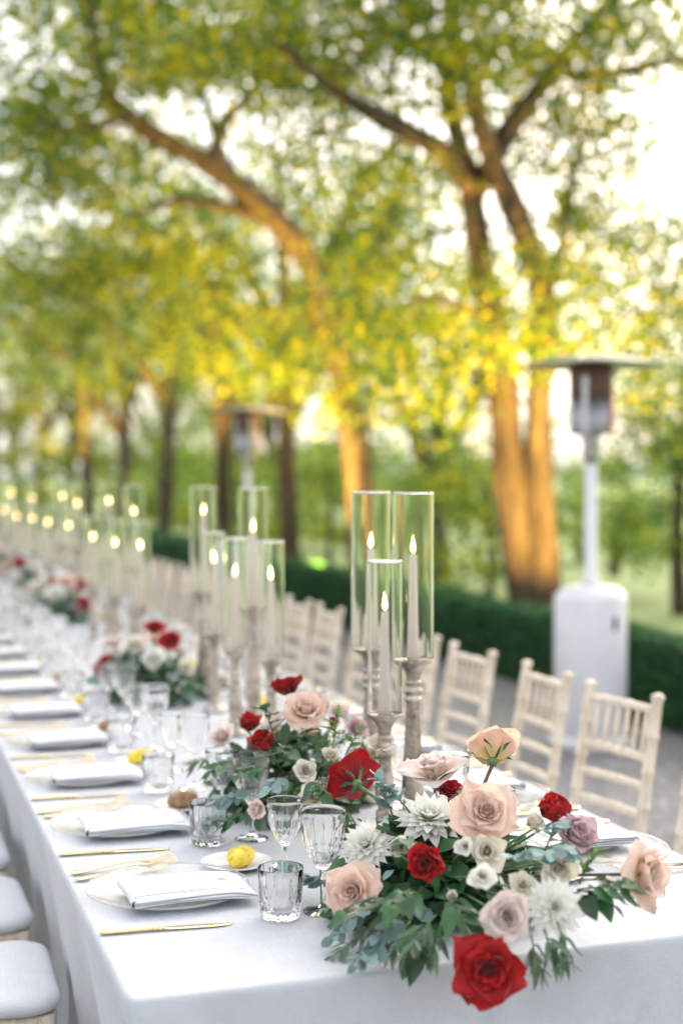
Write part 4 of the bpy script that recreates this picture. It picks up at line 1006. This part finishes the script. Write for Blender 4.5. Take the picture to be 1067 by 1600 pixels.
def rose(parent, loc, R, d, mat, openness=1.0, n_in=14, n_out=9, roll=0.0, label=None, base=None, sep=True, ruffle=1.0, seed=1, root=None, name='rose', drop=0.0, stemmat=None, hs=1.0):
    """heart of wound petals (the rose's own mesh) with the outer petals as pieces of their own"""
    rr = random.Random(seed); N = n_in + n_out; heart = MB(); outs = []
    for i in range(N):
        f = i / (N - 1); jit = rr.uniform(-.08, .08)
        a0 = math.radians(2 + (16 + 74 * openness) * f ** 1.5) + jit * .8 * f
        L = R * (.62 + .42 * f ** .8 * openness + jit) * (1.0 if f > .3 else .92)
        r0 = R * (.035 + .13 * f); W = R * (.55 + .95 * f ** .7)
        curl = (-.35 + 1.15 * f ** 1.2 * openness) + rr.uniform(-.3, .7) * f * f
        if f > .8 and drop: a0 += drop
        if f * (N - 1) < n_in: L *= hs; W *= hs; r0 *= hs
        elif hs < 1: W *= 1.08
        g = petal_geo(L, W, a0, curl, r0, R * (.10 + .40 * f) * (hs if f * (N - 1) < n_in else 1), ruffle * R * (.03 + .05 * f * rr.random()) * (f + .2), 7 if f > .4 else 5, 8 if f > .4 else 6, rr.uniform(0, 6), rr.uniform(.04, .30) if f > .55 else .1, rr.uniform(0, .5) if f > .55 else 0, .6 + .1 * rr.random(), notch=.05 * rr.random())
        ang = i * 2.39996 + rr.uniform(-.2, .2); vs = rotz(g[0], ang, R * (-.08 * f))
        if f * (N - 1) < n_in or not sep: heart.add(vs, g[1], g[2])
        else: outs.append((vs, g[1], g[2]))
    o = heart.build(name, mat, parent, loc, attr=True); orient(o, d, roll)
    if label: o['label'] = label
    for vs, fs, at in outs: mk('petal', vs, fs, mat, o, v=at)
    calyx(o, R)
    if root is not None:
        q = o.rotation_quaternion.to_matrix().inverted() @ (Vector(root) - Vector(loc)); stem(o, (0, 0, -.1 * R), q, max(.002, R * .045), stemmat)
    return o
def open_rose(parent, loc, R, d, mat, label=None, seed=1, root=None, n=6, a0=1.15, name='rose', long=1.0, stemmat=None, heart=True, curl=.35):
    """few broad petals spread flat, shown from the back or edge"""
    rr = random.Random(seed); mb = MB()
    for i in range(9):
        f = i / 9; g = petal_geo(R * (.42 + .2 * f), R * .5, math.radians(10 + 35 * f), .1, R * .04, R * .2, R * .03, 5, 5, rr.uniform(0, 6)); mb.add(rotz(g[0], i * 2.4, 0), g[1], g[2])
    o = mb.build(name, mat, parent, loc, attr=True); orient(o, d, rr.uniform(0, 6))
    if label: o['label'] = label
    for i in range(n):
        g = petal_geo(R * rr.uniform(.85, 1.1), R * rr.uniform(1.15, 1.45), a0 + rr.uniform(-.18, .18), curl + rr.uniform(-.3, .3), R * .07, R * .75, R * .06, 8, 8, rr.uniform(0, 6), .12, 0, .62, notch=.08 * rr.random())
        mk('petal', rotz(g[0], i * 2 * PI / n + rr.uniform(-.12, .12), -.012 * R * (i % 2)), g[1], mat, o, v=g[2])
    calyx(o, R, long=long)
    if root is not None:
        q = o.rotation_quaternion.to_matrix().inverted() @ (Vector(root) - Vector(loc)); stem(o, (0, 0, -.1 * R), q, max(.002, R * .05), stemmat)
    return o
def dahlia(parent, loc, R, d, mat, label=None, seed=1, root=None, rings=6, sep=True):
    rr = random.Random(seed); o = None; core = MB(); pcs = []
    base = petal_geo(1.0, .30, 1.0, .0, .04, .10, .012, 4, 6, .5, .05, .85, .55)
    for k in range(rings):
        f = k / (rings - 1); n = 8 + int(11 * f)
        for i in range(n):
            a0 = math.radians(16 + 84 * f ** .8 + rr.uniform(-8, 8)); L = R * (.38 + .62 * f ** .7) * rr.uniform(.9, 1.08)
            ang = 2 * PI * (i + .5 * (k % 2)) / n + rr.uniform(-.1, .1)
            if k < 3 or not sep:
                g = petal_geo(L, L * .36 + R * .04, a0, -.35 + .3 * f, R * .05, R * .12, R * .01, 3, 6, rr.uniform(0, 6), .05, .85, .55); core.add(rotz(g[0], ang, R * (.28 - .28 * f)), g[1], g[2])
            else: pcs.append((L, a0, ang, k, f))
    o = core.build('dahlia', mat, parent, loc, attr=True); orient(o, d, rr.uniform(0, 6))
    if label: o['label'] = label
    cache = {}
    for (L, a0, ang, k, f) in pcs:
        kk = (k, int(a0 * 8) % 3)
        if kk not in cache:
            g = petal_geo(L, L * .33 + R * .03, a0, -.3 + .5 * rr.random(), R * .05, R * .12, R * .012, 4, 7, rr.uniform(0, 6), .05, .85, .55)
            p_ = mk('petal', g[0], g[1], mat, o, v=g[2]); cache[kk] = p_
        else: p_ = bpy.data.objects.new('petal', cache[kk].data); C.objects.link(p_); p_.parent = o
        p_.location = (0, 0, R * (.28 - .28 * f)); p_.rotation_euler = (rr.uniform(-.05, .05), rr.uniform(-.05, .05), ang)
    calyx(o, R * .7)
    if root is not None:
        q = o.rotation_quaternion.to_matrix().inverted() @ (Vector(root) - Vector(loc)); stem(o, (0, 0, -.1 * R), q, .0026)
    return o
WHT = mat_petal('white_petal', (.78, .78, .52), (.88, .86, .83), .3, .08)
DAH = mat_petal('dahlia_petal', (.76, .78, .34), (.90, .90, .86), .4, .03, (.89, .89, .80))
PCH = mat_petal('peach_petal', (.86, .74, .50), (.88, .72, .62), .42, .08, (.86, .62, .48))
BLS = mat_petal('blush_petal', (.86, .78, .60), (.86, .77, .72), .42, .07, (.85, .69, .62))
MAU = mat_petal('mauve_petal', (.72, .60, .48), (.66, .50, .52), .35, .13, (.68, .50, .50))
RED = mat_petal('red_petal', (.10, .002, .004), (.47, .010, .010), .22, .35, (.34, .005, .007), .5, .15)
CRM = mat_petal('cream_petal', (.84, .78, .48), (.86, .82, .72), .32, .08)
ORG = mat_petal('apricot_petal', (.78, .62, .22), (.84, .66, .53), .42, .10, (.85, .62, .46))
# leaves and sprigs
def leafmat2(name, c1, c2, back, rough=.45, tr=.22):
    m, n, l, o = newmat(name); g = n.new('ShaderNodeNewGeometry'); oi = n.new('ShaderNodeObjectInfo')
    t = noise(n, l, 45, 3, .6); r = ramp(n, l, t.outputs[0], [(.3, c1), (.7, c2)])
    ad = n.new('ShaderNodeMath'); ad.operation = 'ADD'; l.new(oi.outputs['Random'], ad.inputs[0]); l.new(g.outputs['Random Per Island'], ad.inputs[1])
    fr_ = n.new('ShaderNodeMath'); fr_.operation = 'FRACT'; l.new(ad.outputs[0], fr_.inputs[0])
    h = n.new('ShaderNodeHueSaturation'); mr = n.new('ShaderNodeMapRange'); mr.inputs['To Min'].default_value = .6; mr.inputs['To Max'].default_value = 1.5
    l.new(fr_.outputs[0], mr.inputs[0]); l.new(mr.outputs[0], h.inputs['Value']); l.new(r.outputs[0], h.inputs['Color'])
    mb_ = n.new('ShaderNodeMix'); mb_.data_type = 'RGBA'; l.new(g.outputs['Backfacing'], mb_.inputs[0]); l.new(h.outputs[0], mb_.inputs[6]); mb_.inputs[7].default_value = (*back, 1)
    p = n.new('ShaderNodeBsdfPrincipled'); p.inputs['Roughness'].default_value = rough; l.new(mb_.outputs[2], p.inputs['Base Color'])
    tl = n.new('ShaderNodeBsdfTranslucent'); l.new(mb_.outputs[2], tl.inputs[0]); mx = n.new('ShaderNodeMixShader'); mx.inputs[0].default_value = tr
    l.new(p.outputs[0], mx.inputs[1]); l.new(tl.outputs[0], mx.inputs[2]); l.new(mx.outputs[0], o.inputs[0]); return m
LF = {'euc': leafmat2('eucalyptus_leaf', (.13, .23, .21), (.22, .33, .30), (.24, .34, .32), .6),
      'rose': leafmat2('rose_leaf', (.018, .065, .022), (.04, .12, .035), (.09, .16, .08), .35),
      'olive': leafmat2('olive_leaf', (.07, .13, .07), (.12, .19, .10), (.30, .36, .30), .45),
      'bright': leafmat2('fresh_leaf', (.10, .20, .045), (.20, .30, .08), (.16, .25, .08), .45, .35)}
def leaf_geo(L, W, kind, bend=.25, fold=.25):
    nv, nu = 6, 2; vs = []; at = []
    for k in range(nv + 1):
        v = k / nv
        if kind == 'euc': w = math.sin(PI * min(1, .06 + v * .94)) ** .62
        elif kind == 'olive': w = math.sin(PI * v ** .8) ** .9
        else: w = math.sin(PI * v ** .72) ** .85 * (1 - .12 * v)
        w = max(w, .03) * W / 2; x = L * v; z = -bend * L * v * v + .04 * L * math.sin(v * 7)
        for i in range(nu + 1):
            u = -1 + i; vs.append((x, u * w, z + abs(u) * w * fold)); at.append(v)
    fs = [(k * 3 + i, k * 3 + 3 + i, k * 3 + 4 + i, k * 3 + 1 + i) for k in range(nv) for i in range(2)]
    return vs, fs
LM = {}
for kd, dims in (('euc', [(.036, .027), (.028, .022), (.042, .024)]), ('rose', [(.048, .032), (.058, .038), (.038, .026)]), ('olive', [(.046, .010), (.054, .012), (.036, .009)]), ('bright', [(.03, .014), (.024, .012), (.036, .016)])):
    LM[kd] = []
    for q, (a, b_) in enumerate(dims):
        for bd in (.1, .4):
            vs, fs = leaf_geo(a, b_, kd, bd, .28 if kd != 'euc' else .12)
            me = bpy.data.meshes.new('leaf'); me.from_pydata(vs, [], fs); me.polygons.foreach_set('use_smooth', [True] * len(fs)); me.materials.append(LF[kd]); LM[kd].append(me)
def basis(dx, up):
    x = Vector(dx).normalized(); z = Vector(up) - x * Vector(up).dot(x); z = z.normalized() if z.length > 1e-4 else x.orthogonal().normalized(); y = z.cross(x)
    return Matrix((x, y, z)).transposed()
NAMES = {'euc': 'eucalyptus_sprig', 'rose': 'rose_leaf_sprig', 'olive': 'olive_sprig', 'bright': 'green_sprig'}
def sprig(parent, p0, d, ln, kind, seed, n=None, droop=.6, scale=1.0, single=True, mb=None, start=.25):
    rr = random.Random(seed); d = Vector(d).normalized(); P = []; q = Vector(p0); st = 10
    side = d.cross(Vector((0, 0, 1))).normalized() if abs(d.z) < .95 else Vector((1, 0, 0)); w = rr.uniform(-.5, .5)
    for k in range(st + 1):
        P.append(q.copy()); d = (d + Vector((0, 0, -droop / st)) + side * w / st).normalized(); q = q + d * (ln / st)
        if q.z < .757 and q.y > TY0 + .01: q.z = .757; d.z = max(0, d.z); 
    n = n or {'euc': 14, 'rose': 7, 'olive': 16, 'bright': 14}[kind]
    s = None
    if single: s = MB().tube([tuple(p) for p in P], [.0016 * (1.2 - .8 * k / st) for k in range(st + 1)], 5).build(NAMES[kind], M_stemB if kind in ('rose', 'euc') else M_stem, parent)
    for i in range(n):
        u = start + (1 - start) * i / (n - 1 if n > 1 else 1); f = u * st; k = min(st - 1, int(f)); pos = P[k].lerp(P[k + 1], f - k); t = (P[k + 1] - P[k]).normalized()
        if t.length < .1: t = d
        up = Vector((rr.uniform(-.5, .5), rr.uniform(-.5, .5), 1)); sd = t.cross(up).normalized() * (1 if i % 2 else -1)
        sp = {'euc': 1.1, 'rose': .9, 'olive': .75, 'bright': .9}[kind]
        dx = (t * (1 if i < n - 1 else 3) + sd * sp * rr.uniform(.7, 1.4) + Vector((rr.uniform(-.3, .3), rr.uniform(-.3, .3), rr.uniform(-.35, .35))))
        M = basis(dx, up); sc_ = scale * rr.uniform(.7, 1.15) * (1.05 - .35 * u); me = rr.choice(LM[kind])
        T = Matrix.Translation(pos) @ M.to_4x4() @ Matrix.Scale(sc_, 4)
        if single: o = bpy.data.objects.new('leaf', me); C.objects.link(o); o.parent = s; o.matrix_local = T
        else: mb.add([tuple(T @ v.co) for v in me.vertices], [tuple(p.vertices) for p in me.polygons])
    return s
def filler(parent, c_, rad, n, kinds, seed, name='foliage', face=None, scl=1.0):
    """the crowded dark greenery inside a bowl of flowers: too thick to count"""
    rr = random.Random(seed)
    for kd, cnt in kinds:
        mb = MB()
        for k in range(int(n * cnt)):
            a, e = rr.uniform(0, 2 * PI), rr.uniform(-.25, 1.45); v = Vector((math.cos(a) * math.cos(e), math.sin(a) * math.cos(e), math.sin(e)))
            f = rr.uniform(.35, 1.0) ** .6; pos = Vector(c_) + Vector((v.x * rad[0] * f, v.y * rad[1] * f, v.z * rad[2] * f))
            if pos.z < .765 and pos.y > TY0: pos.z = .765 + rr.uniform(0, .01)
            M = basis(v + Vector((rr.uniform(-.8, .8), rr.uniform(-.8, .8), rr.uniform(-.7, .4))), v + Vector((rr.uniform(-.4, .4), rr.uniform(-.4, .4), .3)))
            me = rr.choice(LM[kd]); T = Matrix.Translation(pos) @ M.to_4x4() @ Matrix.Scale(scl * rr.uniform(.7, 1.15), 4)
            mb.add([tuple(T @ q.co) for q in me.vertices], [tuple(p.vertices) for p in me.polygons])
        o = mb.build(name, LF[kd], parent); o['kind'] = 'stuff'
def umbel(parent, loc, d, R, seed):
    rr = random.Random(seed); mb = MB(); d = Vector(d).normalized(); loc = Vector(loc); b0 = loc - d * R * 1.1
    for k in range(26):
        a = k * 2.4; e = math.sqrt(k / 26) * 1.1; M = basis(d, (0, 0, 1)); v = M @ Vector((math.cos(e), math.sin(e) * math.cos(a), math.sin(e) * math.sin(a)))
        tip = b0 + v * R * 1.15; mb.tube([tuple(b0), tuple(tip)], .0005, 4)
        mb.lathe([(0, -.0022), (.0018, -.0016), (.0026, 0), (.0018, .0018), (0, .0024)], 6, tuple(tip))
    return mb.build('green_umbel', LF['bright'], parent)
M_foam = mat_pbr('floral_foam', (.03, .06, .03), .95); M_yel = mat_pbr('stamens', (.35, .40, .08), .7)
CREAMY = WHT

# ---- the big arrangement at the near end
c1 = (1.00, 2.42, .79)
A1 = empty('flower_arrangement', (0, 0, 0)); tag(A1, 'largest bouquet of red, peach and white blooms spilling over the front table edge', 'flower arrangement', 'flower arrangements down the table')
MB().box((1.01, 2.44, .785), (.20, .16, .065), 0, .006).build('foam_block', M_foam, A1)
filler(A1, (1.015, 2.43, .77), (.215, .175, .115), 620, [('rose', .95), ('euc', .10)], 3, scl=1.12)
rt = Vector((1.01, 2.45, .80))
rose(A1, (0.915, 2.015, 0.784), .064, facing(-.05, .12, 1), RED, 1.05, 15, 6, .6, 'dark red rose hanging over the front edge of the cloth', root=rt, seed=11, ruffle=2.0, hs=.78)
rose(A1, (0.802, 2.318, 0.83), .060, facing(-.45, .25, .95), PCH, .95, 15, 8, 1.0, 'peach rose at the left end of the bouquet', root=rt, seed=12, ruffle=1.3, hs=.82, drop=.25)
rose(A1, (0.876, 2.179, 0.909), .043, facing(-.12, .25, 1), RED, .62, 20, 8, 0, 'round tight red rose in the middle of the bouquet', root=rt, seed=13, ruffle=2.0)
dahlia(A1, (0.867, 2.435, 0.869), .056, facing(-.35, .75, .75), DAH, 'white dahlia beside the round red rose on the left', 1, rt)
dahlia(A1, (0.977, 2.42, 0.907), .070, facing(.05, .95, .5), DAH, 'wide white dahlia opening upward below the candlesticks', 2, rt, 7)
rose(A1, (1.019, 2.26, 0.96), .063, facing(.05, .5, .85), PCH, .95, 16, 9, 2.0, 'large peach rose at the top centre', root=rt, seed=14, ruffle=1.4, hs=.82, drop=.35)
rose(A1, (1.034, 2.529, 0.98), .056, facing(-.1, 1, .12), BLS, .55, 14, 3, 0, 'blush rose standing up behind the white dahlia', root=rt, seed=15)
open_rose(A1, (1.035, 2.528, 0.962), .076, facing(-.1, 1, .2), BLS, 'spread lower petals of the upright blush rose', 5, rt, 5, 1.45, heart=False, name='rose', curl=.2)
open_rose(A1, (1.125, 2.457, 1.012), .070, facing(.05, .62, -.75), ORG, 'apricot rose seen from behind with its green calyx', 6, rt, 6, 1.1, long=1.25, stemmat=M_stemB)
rose(A1, (1.156, 2.256, 0.948), .058, facing(-.25, 1, .2), RED, .28, 12, 4, .4, 'half closed red rosebud on the right', root=rt, seed=16, ruffle=2.2)
rose(A1, (1.135, 2.157, 0.933), .062, facing(.25, .55, .6), MAU, .5, 13, 7, 1.2, 'dusky mauve rose leaning right of the red bud', root=rt, seed=17, ruffle=1.5)
rose(A1, (0.951, 2.027, 0.856), .053, facing(0, .35, 1), BLS, .72, 17, 9, .5, 'pale blush rose facing front above the hanging red rose', root=rt, seed=18, ruffle=1.0)
dahlia(A1, (1.038, 2.04, 0.858), .054, facing(.15, .4, 1), DAH, 'white dahlia low on the right of the bouquet', 3, rt, 7)
rose(A1, (0.923, 2.058, 0.915), .027, facing(.05, .35, 1), WHT, .95, 5, 6, .9, 'small white lisianthus with a green eye', root=rt, seed=19, name='lisianthus')
rose(A1, (1.203, 2.049, 0.896), .062, facing(.75, .15, .7), PCH, .7, 14, 8, 1.4, 'peach rose reaching far out to the right', root=rt, seed=20, ruffle=1.8, hs=.82, drop=.7, stemmat=M_stemB)
rose(A1, (1.103, 2.145, 0.897), .040, facing(-.1, -.1, 1), CRM, .8, 8, 8, .2, 'cream rose tucked under the mauve rose', root=rt, seed=21)
rose(A1, (1.046, 2.482, 0.946), .036, facing(.1, .9, .3), RED, .9, 8, 7, .2, 'red rose showing only its edge behind the blush rose', root=rt, seed=22)
rose(A1, (0.874, 2.296, 0.896), .036, facing(-.2, .9, .5), WHT, .35, 8, 4, .2, 'small white bud beside the left dahlia', root=rt, seed=23, name='lisianthus')
rose(A1, (1.109, 2.25, 0.934), .034, facing(.2, .9, .4), CRM, .3, 8, 4, .2, 'small cream bud below the red rosebud', root=rt, seed=24, name='lisianthus')
rose(A1, (1.005, 2.221, 0.908), .040, facing(0, .3, 1), CRM, .85, 8, 8, .7, 'cream rose half hidden under the top peach rose', root=rt, seed=25)
rose(A1, (0.955, 2.196, 0.927), .022, facing(-.2, .3, 1), WHT, .8, 5, 5, .7, 'small white lisianthus beneath the peach rose', root=rt, seed=26, name='lisianthus')
rose(A1, (1.028, 2.34, 0.922), .034, facing(-.5, .8, .3), CRM, .7, 8, 6, .3, 'cream rose peeking out left of the top peach rose', root=rt, seed=28)
rose(A1, (0.896, 2.109, 0.872), .02, facing(-.3, .4, 1), WHT, .25, 6, 4, .3, 'tiny white bud below the lisianthus', root=rt, seed=29, name='lisianthus')
rose(A1, (1.001, 2.074, 0.888), .03, facing(.1, .5, 1), CRM, .8, 8, 7, .3, 'small cream rose between the lisianthus and the right dahlia', root=rt, seed=30)
rose(A1, (1.085, 2.173, 0.897), .022, facing(.1, .8, .4), CRM, .5, 6, 5, .7, 'small cream bud right of the grey eucalyptus', root=rt, seed=27, name='lisianthus')
SP = [ # start px, direction (right, up, toward), length, kind
 ((0.821, 2.259, 0.82), (-1, -.25, .35), .12, 'euc'), ((0.824, 2.236, 0.799), (-1, -.25, .6), .13, 'olive'), ((0.851, 2.185, 0.812), (-.6, -.3, .6), .09, 'olive'), ((0.858, 2.12, 0.831), (-.25, -.4, .6), .07, 'rose'),
 ((0.878, 2.114, 0.831), (-.15, -.5, .5), .085, 'olive'), ((0.838, 2.212, 0.849), (-.7, .1, .7), .10, 'rose'), ((0.844, 2.168, 0.871), (-.3, .2, 1), .08, 'rose'), ((0.888, 2.111, 0.872), (.1, .1, 1), .08, 'rose'), 
 ((1.043, 2.124, 0.918), (.3, .35, .5), .10, 'euc'), ((1.004, 2.116, 0.913), (.1, .5, .6), .09, 'euc'), ((1.081, 2.153, 0.918), (.2, .6, .3), .09, 'euc'), ((1.094, 2.064, 0.892), (.8, .2, .3), .10, 'rose'), ((1.085, 2.046, 0.882), (.9, .3, .3), .08, 'rose'),
 ((1.065, 2.052, 0.882), (.8, -.1, .3), .08, 'rose'), ((1.008, 2.007, 0.839), (.25, -1, .3), .075, 'olive'), ((0.989, 2.013, 0.829), (.05, -1, .3), .07, 'olive'), ((1.027, 2.001, 0.85), (.4, -1, .3), .08, 'olive'), 
 ((0.939, 2.412, 0.936), (-.7, 1, .1), .10, 'euc'), ((0.911, 2.421, 0.924), (-.4, 1.2, 0), .10, 'euc'), ((1.005, 2.391, 0.959), (.5, .5, .5), .10, 'rose'), 
    ((0.861, 2.099, 0.847), (-.6, -.3, .8), .10, 'olive'),
 ((1.143, 2.089, 0.865), (1, 0, .2), .07, 'olive'), ((0.843, 2.167, 0.834), (-.9, -.3, .5), .12, 'euc'), ((1.108, 2.08, 0.881), (.3, 1, .2), .06, 'bright'), 
 ((0.812, 2.556, 0.785), (-.6, .25, .1), .09, 'euc'), ((0.834, 2.507, 0.79), (-.8, .3, .2), .10, 'euc'), ((0.902, 2.318, 0.892), (-.1, .6, .7), .07, 'rose'), ((0.806, 2.158, 0.798), (-.9, -.1, .6), .11, 'euc')]
for i, (p_, d_, ln, kd) in enumerate(SP):
    sprig(A1, p_, facing(*d_), ln * (.82 if kd in ('olive', 'euc') else 1), kd, 100 + i, droop=.4, scale=1.12 if kd == 'rose' else 1)

# ---- second arrangement, between the first two candle clusters
A2 = empty('flower_arrangement', (0, 0, 0)); tag(A2, 'second bouquet of red and cream roses left of the nearest candle trio', 'flower arrangement', 'flower arrangements down the table')
MB().box((.97, 3.30, .785), (.16, .2, .065), 0, .006).build('foam_block', M_foam, A2)
filler(A2, (.955, 3.29, .78), (.16, .22, .13), 420, [('rose', .9), ('euc', .15)], 8, scl=1.1)
r2 = Vector((.97, 3.32, .80))
open_rose(A2, (0.943, 3.205, 1.037), .060, facing(-.25, .85, -.35), RED, 'red rose rising highest at the back of its bouquet', 31, r2, 5, 1.0)
rose(A2, (0.942, 3.067, 1.012), .066, facing(0, .75, .6), PCH, .75, 14, 8, .5, 'large peach rose at the top of its bouquet', root=r2, seed=32, hs=.82, drop=.3)
rose(A2, (0.901, 3.164, 0.966), .045, facing(-.5, .6, .3), BLS, .7, 10, 7, .5, 'blush rose left of the large peach rose', root=r2, seed=33)
rose(A2, (0.876, 3.33, 0.941), .058, facing(.1, .9, .2), RED, .3, 10, 4, .2, 'small red rosebud on the left', root=r2, seed=34)
rose(A2, (0.852, 3.075, 0.944), .062, facing(-.5, .75, .2), RED, .28, 10, 4, .2, 'larger red rosebud leaning left', root=r2, seed=35)
rose(A2, (0.832, 3.397, 0.904), .045, facing(-.3, .6, .6), BLS, .8, 10, 7, .5, 'blush rose at the left end of its bouquet', root=r2, seed=36)
rose(A2, (0.882, 2.874, 0.924), .036, facing(-.1, .4, .9), CRM, .6, 16, 8, .5, 'small cream spray rose facing front', root=r2, seed=37)
rose(A2, (0.951, 2.915, 0.94), .032, facing(.1, .7, .6), CRM, .45, 10, 5, .5, 'smaller cream spray rose', root=r2, seed=38)
rose(A2, (0.894, 2.826, 0.873), .046, facing(-.2, .8, .5), CRM, .95, 10, 8, .5, 'pale cream rose low behind the goblets', root=r2, seed=39)
rose(A2, (0.786, 2.883, 0.849), .036, facing(-.7, .2, .7), BLS, .6, 12, 7, .5, 'blush rose low by the goblet foot', root=r2, seed=40)
rose(A2, (1.025, 3.123, 0.975), .026, facing(.1, .9, .2), RED, .3, 8, 4, .5, 'tiny red bud behind the green umbel', root=r2, seed=41)
rose(A2, (1.103, 3.202, 0.943), .042, facing(.4, .6, .5), MAU, .8, 12, 7, .5, 'dusky pink rose beside the left candlestick', root=r2, seed=42)
rose(A2, (1.081, 3.262, 0.971), .04, facing(.3, .8, .3), BLS, .8, 10, 7, .5, 'pale blush rose at the back', root=r2, seed=43)
open_rose(A2, (0.951, 2.745, 0.921), .070, facing(-.35, .25, -.95), RED, 'open red rose turned away, green calyx and stem showing', 44, (1.02, 2.72, .87), 5, 1.35, long=.9)
open_rose(A2, (1.088, 2.995, 0.924), .05, facing(.1, .9, .3), CRM, 'cream rose half hidden behind the short candlestick', 45, r2, 6, 1.0)
for i, (p_, rd) in enumerate([((0.823, 2.872, 0.884), .022), ((0.866, 2.858, 0.891), .016), ((1.006, 3.024, 0.97), .026), ((1.04, 3.012, 0.945), .02), ((0.972, 3.035, 0.952), .018)]): umbel(A2, p_, facing(-.2, .8, .5), rd, 50 + i)
SP2 = [((0.829, 2.976, 0.915), (-.8, .2, .4), .085, 'rose'), ((0.869, 2.963, 0.929), (-.3, .7, .5), .08, 'rose'), ((0.802, 2.984, 0.873), (-.9, 0, .5), .085, 'euc'), ((0.826, 3.187, 0.874), (-.8, .2, .2), .085, 'rose'), ((0.87, 3.069, 0.952), (-.2, .9, .4), .1, 'rose'),
 ((0.946, 2.884, 0.926), (.2, .4, .8), .09, 'rose'), ((0.904, 2.845, 0.916), (-.2, 0, 1), .08, 'rose'), ((0.927, 2.784, 0.866), (.4, -.2, .8), .1, 'rose'), ((0.84, 2.867, 0.916), (-.5, .2, .8), .08, 'euc'), ((0.815, 2.926, 0.843), (-1, -.1, .3), .1, 'rose'),
 ((0.781, 3.042, 0.806), (-1, 0, .3), .085, 'euc'), ((0.988, 2.924, 0.943), (.3, .8, .4), .09, 'bright'), ((0.948, 2.724, 0.852), (.3, .1, .9), .1, 'rose'), ((0.968, 2.664, 0.851), (.2, .4, .6), .1, 'euc'), ((0.961, 2.933, 0.957), (.1, 1, .2), .09, 'bright'), ((0.895, 2.955, 0.957), (0, .8, .6), .08, 'rose'), ((0.824, 3.398, 0.849), (-.6, .2, .3), .085, 'olive')]
for i, (p_, d_, ln, kd) in enumerate(SP2): sprig(A2, p_, facing(*d_), ln, kd, 200 + i, droop=.5, scale=1.1)

# ---- the blurred arrangements farther down
def far_arr(cx, cyy, lab, seed, grp, lst, s=1.0):
    A = empty('flower_arrangement', (0, 0, 0)); tag(A, lab, 'flower arrangement', grp)
    MB().box((cx, cyy, .785), (.16, .22, .065), 0, .006).build('foam_block', M_foam, A)
    filler(A, (cx, cyy, .78), (.17, .26, .12), 260, [('rose', .7), ('euc', .3)], seed, scl=1.15)
    g = random.Random(seed)
    for (dx, dy, dz, R, kd) in lst:
        mat = {'r': RED, 'w': WHT, 'p': PCH, 'b': BLS, 'c': CRM, 'm': MAU}[kd]
        p_ = (cx + dx, cyy + dy, TZ + dz); d_ = facing(dx * 3, .7 + g.uniform(-.2, .3), .6 - dy * 1.5)
        rose(A, p_, R * s, d_, mat, g.uniform(.6, 1), 9, 7, g.uniform(0, 6), None, sep=False, seed=seed + int(dx * 900) + int(dy * 700), root=(cx, cyy, .8))
    for k in range(8):
        a = k * .785 + g.uniform(-.3, .3); sprig(A, (cx + .1 * math.cos(a), cyy + .15 * math.sin(a), .83), (math.cos(a), math.sin(a), g.uniform(-.1, .6)), .14, g.choice(['euc', 'rose', 'olive']), seed * 10 + k, scale=1.2)
    return A
G3 = 'flower arrangements down the table'
far_arr(.965, 5.05, 'third bouquet, blurred, with red blooms above a white one by the second candles', 61, G3,
    [(.07, -.02, .20, .055, 'r'), (.03, .07, .235, .05, 'r'), (-.01, -.13, .15, .062, 'w'), (-.05, .0, .19, .055, 'c'), (-.14, .08, .12, .045, 'r'), (-.17, .0, .11, .04, 'r'), (-.1, .16, .18, .05, 'b'), (.06, .2, .18, .05, 'p'), (.12, .08, .15, .05, 'w'), (-.08, .24, .13, .05, 'w'), (.1, -.14, .12, .045, 'c')])
far_arr(1.0, 7.95, 'fourth bouquet, blurred, pale blooms with a dark red one at its right', 62, G3,
    [(.12, .0, .18, .06, 'r'), (.12, -.16, .09, .06, 'r'), (.05, -.02, .2, .065, 'p'), (-.02, -.1, .15, .06, 'w'), (.05, .12, .22, .06, 'w'), (-.08, .05, .18, .06, 'c'), (-.14, -.06, .12, .055, 'w'), (-.1, .18, .16, .06, 'b'), (0, .26, .17, .06, 'r'), (-.18, .16, .12, .055, 'w')], 1.15)
far_arr(1.0, 9.9, 'fifth bouquet, small and blurred below the fifth candle cluster', 63, G3,
    [(.1, .0, .16, .06, 'w'), (0, -.05, .2, .065, 'r'), (-.1, .05, .17, .06, 'p'), (-.05, -.15, .12, .06, 'w'), (.05, .15, .2, .06, 'w'), (-.14, -.06, .12, .055, 'b')], 1.15)
far_arr(1.0, 12.0, 'sixth bouquet, a faint pale patch near the left edge', 64, G3,
    [(.1, .0, .16, .06, 'w'), (0, -.05, .2, .065, 'p'), (-.1, .05, .17, .06, 'r'), (-.05, -.15, .12, .06, 'w'), (.05, .15, .2, .06, 'b')], 1.15)
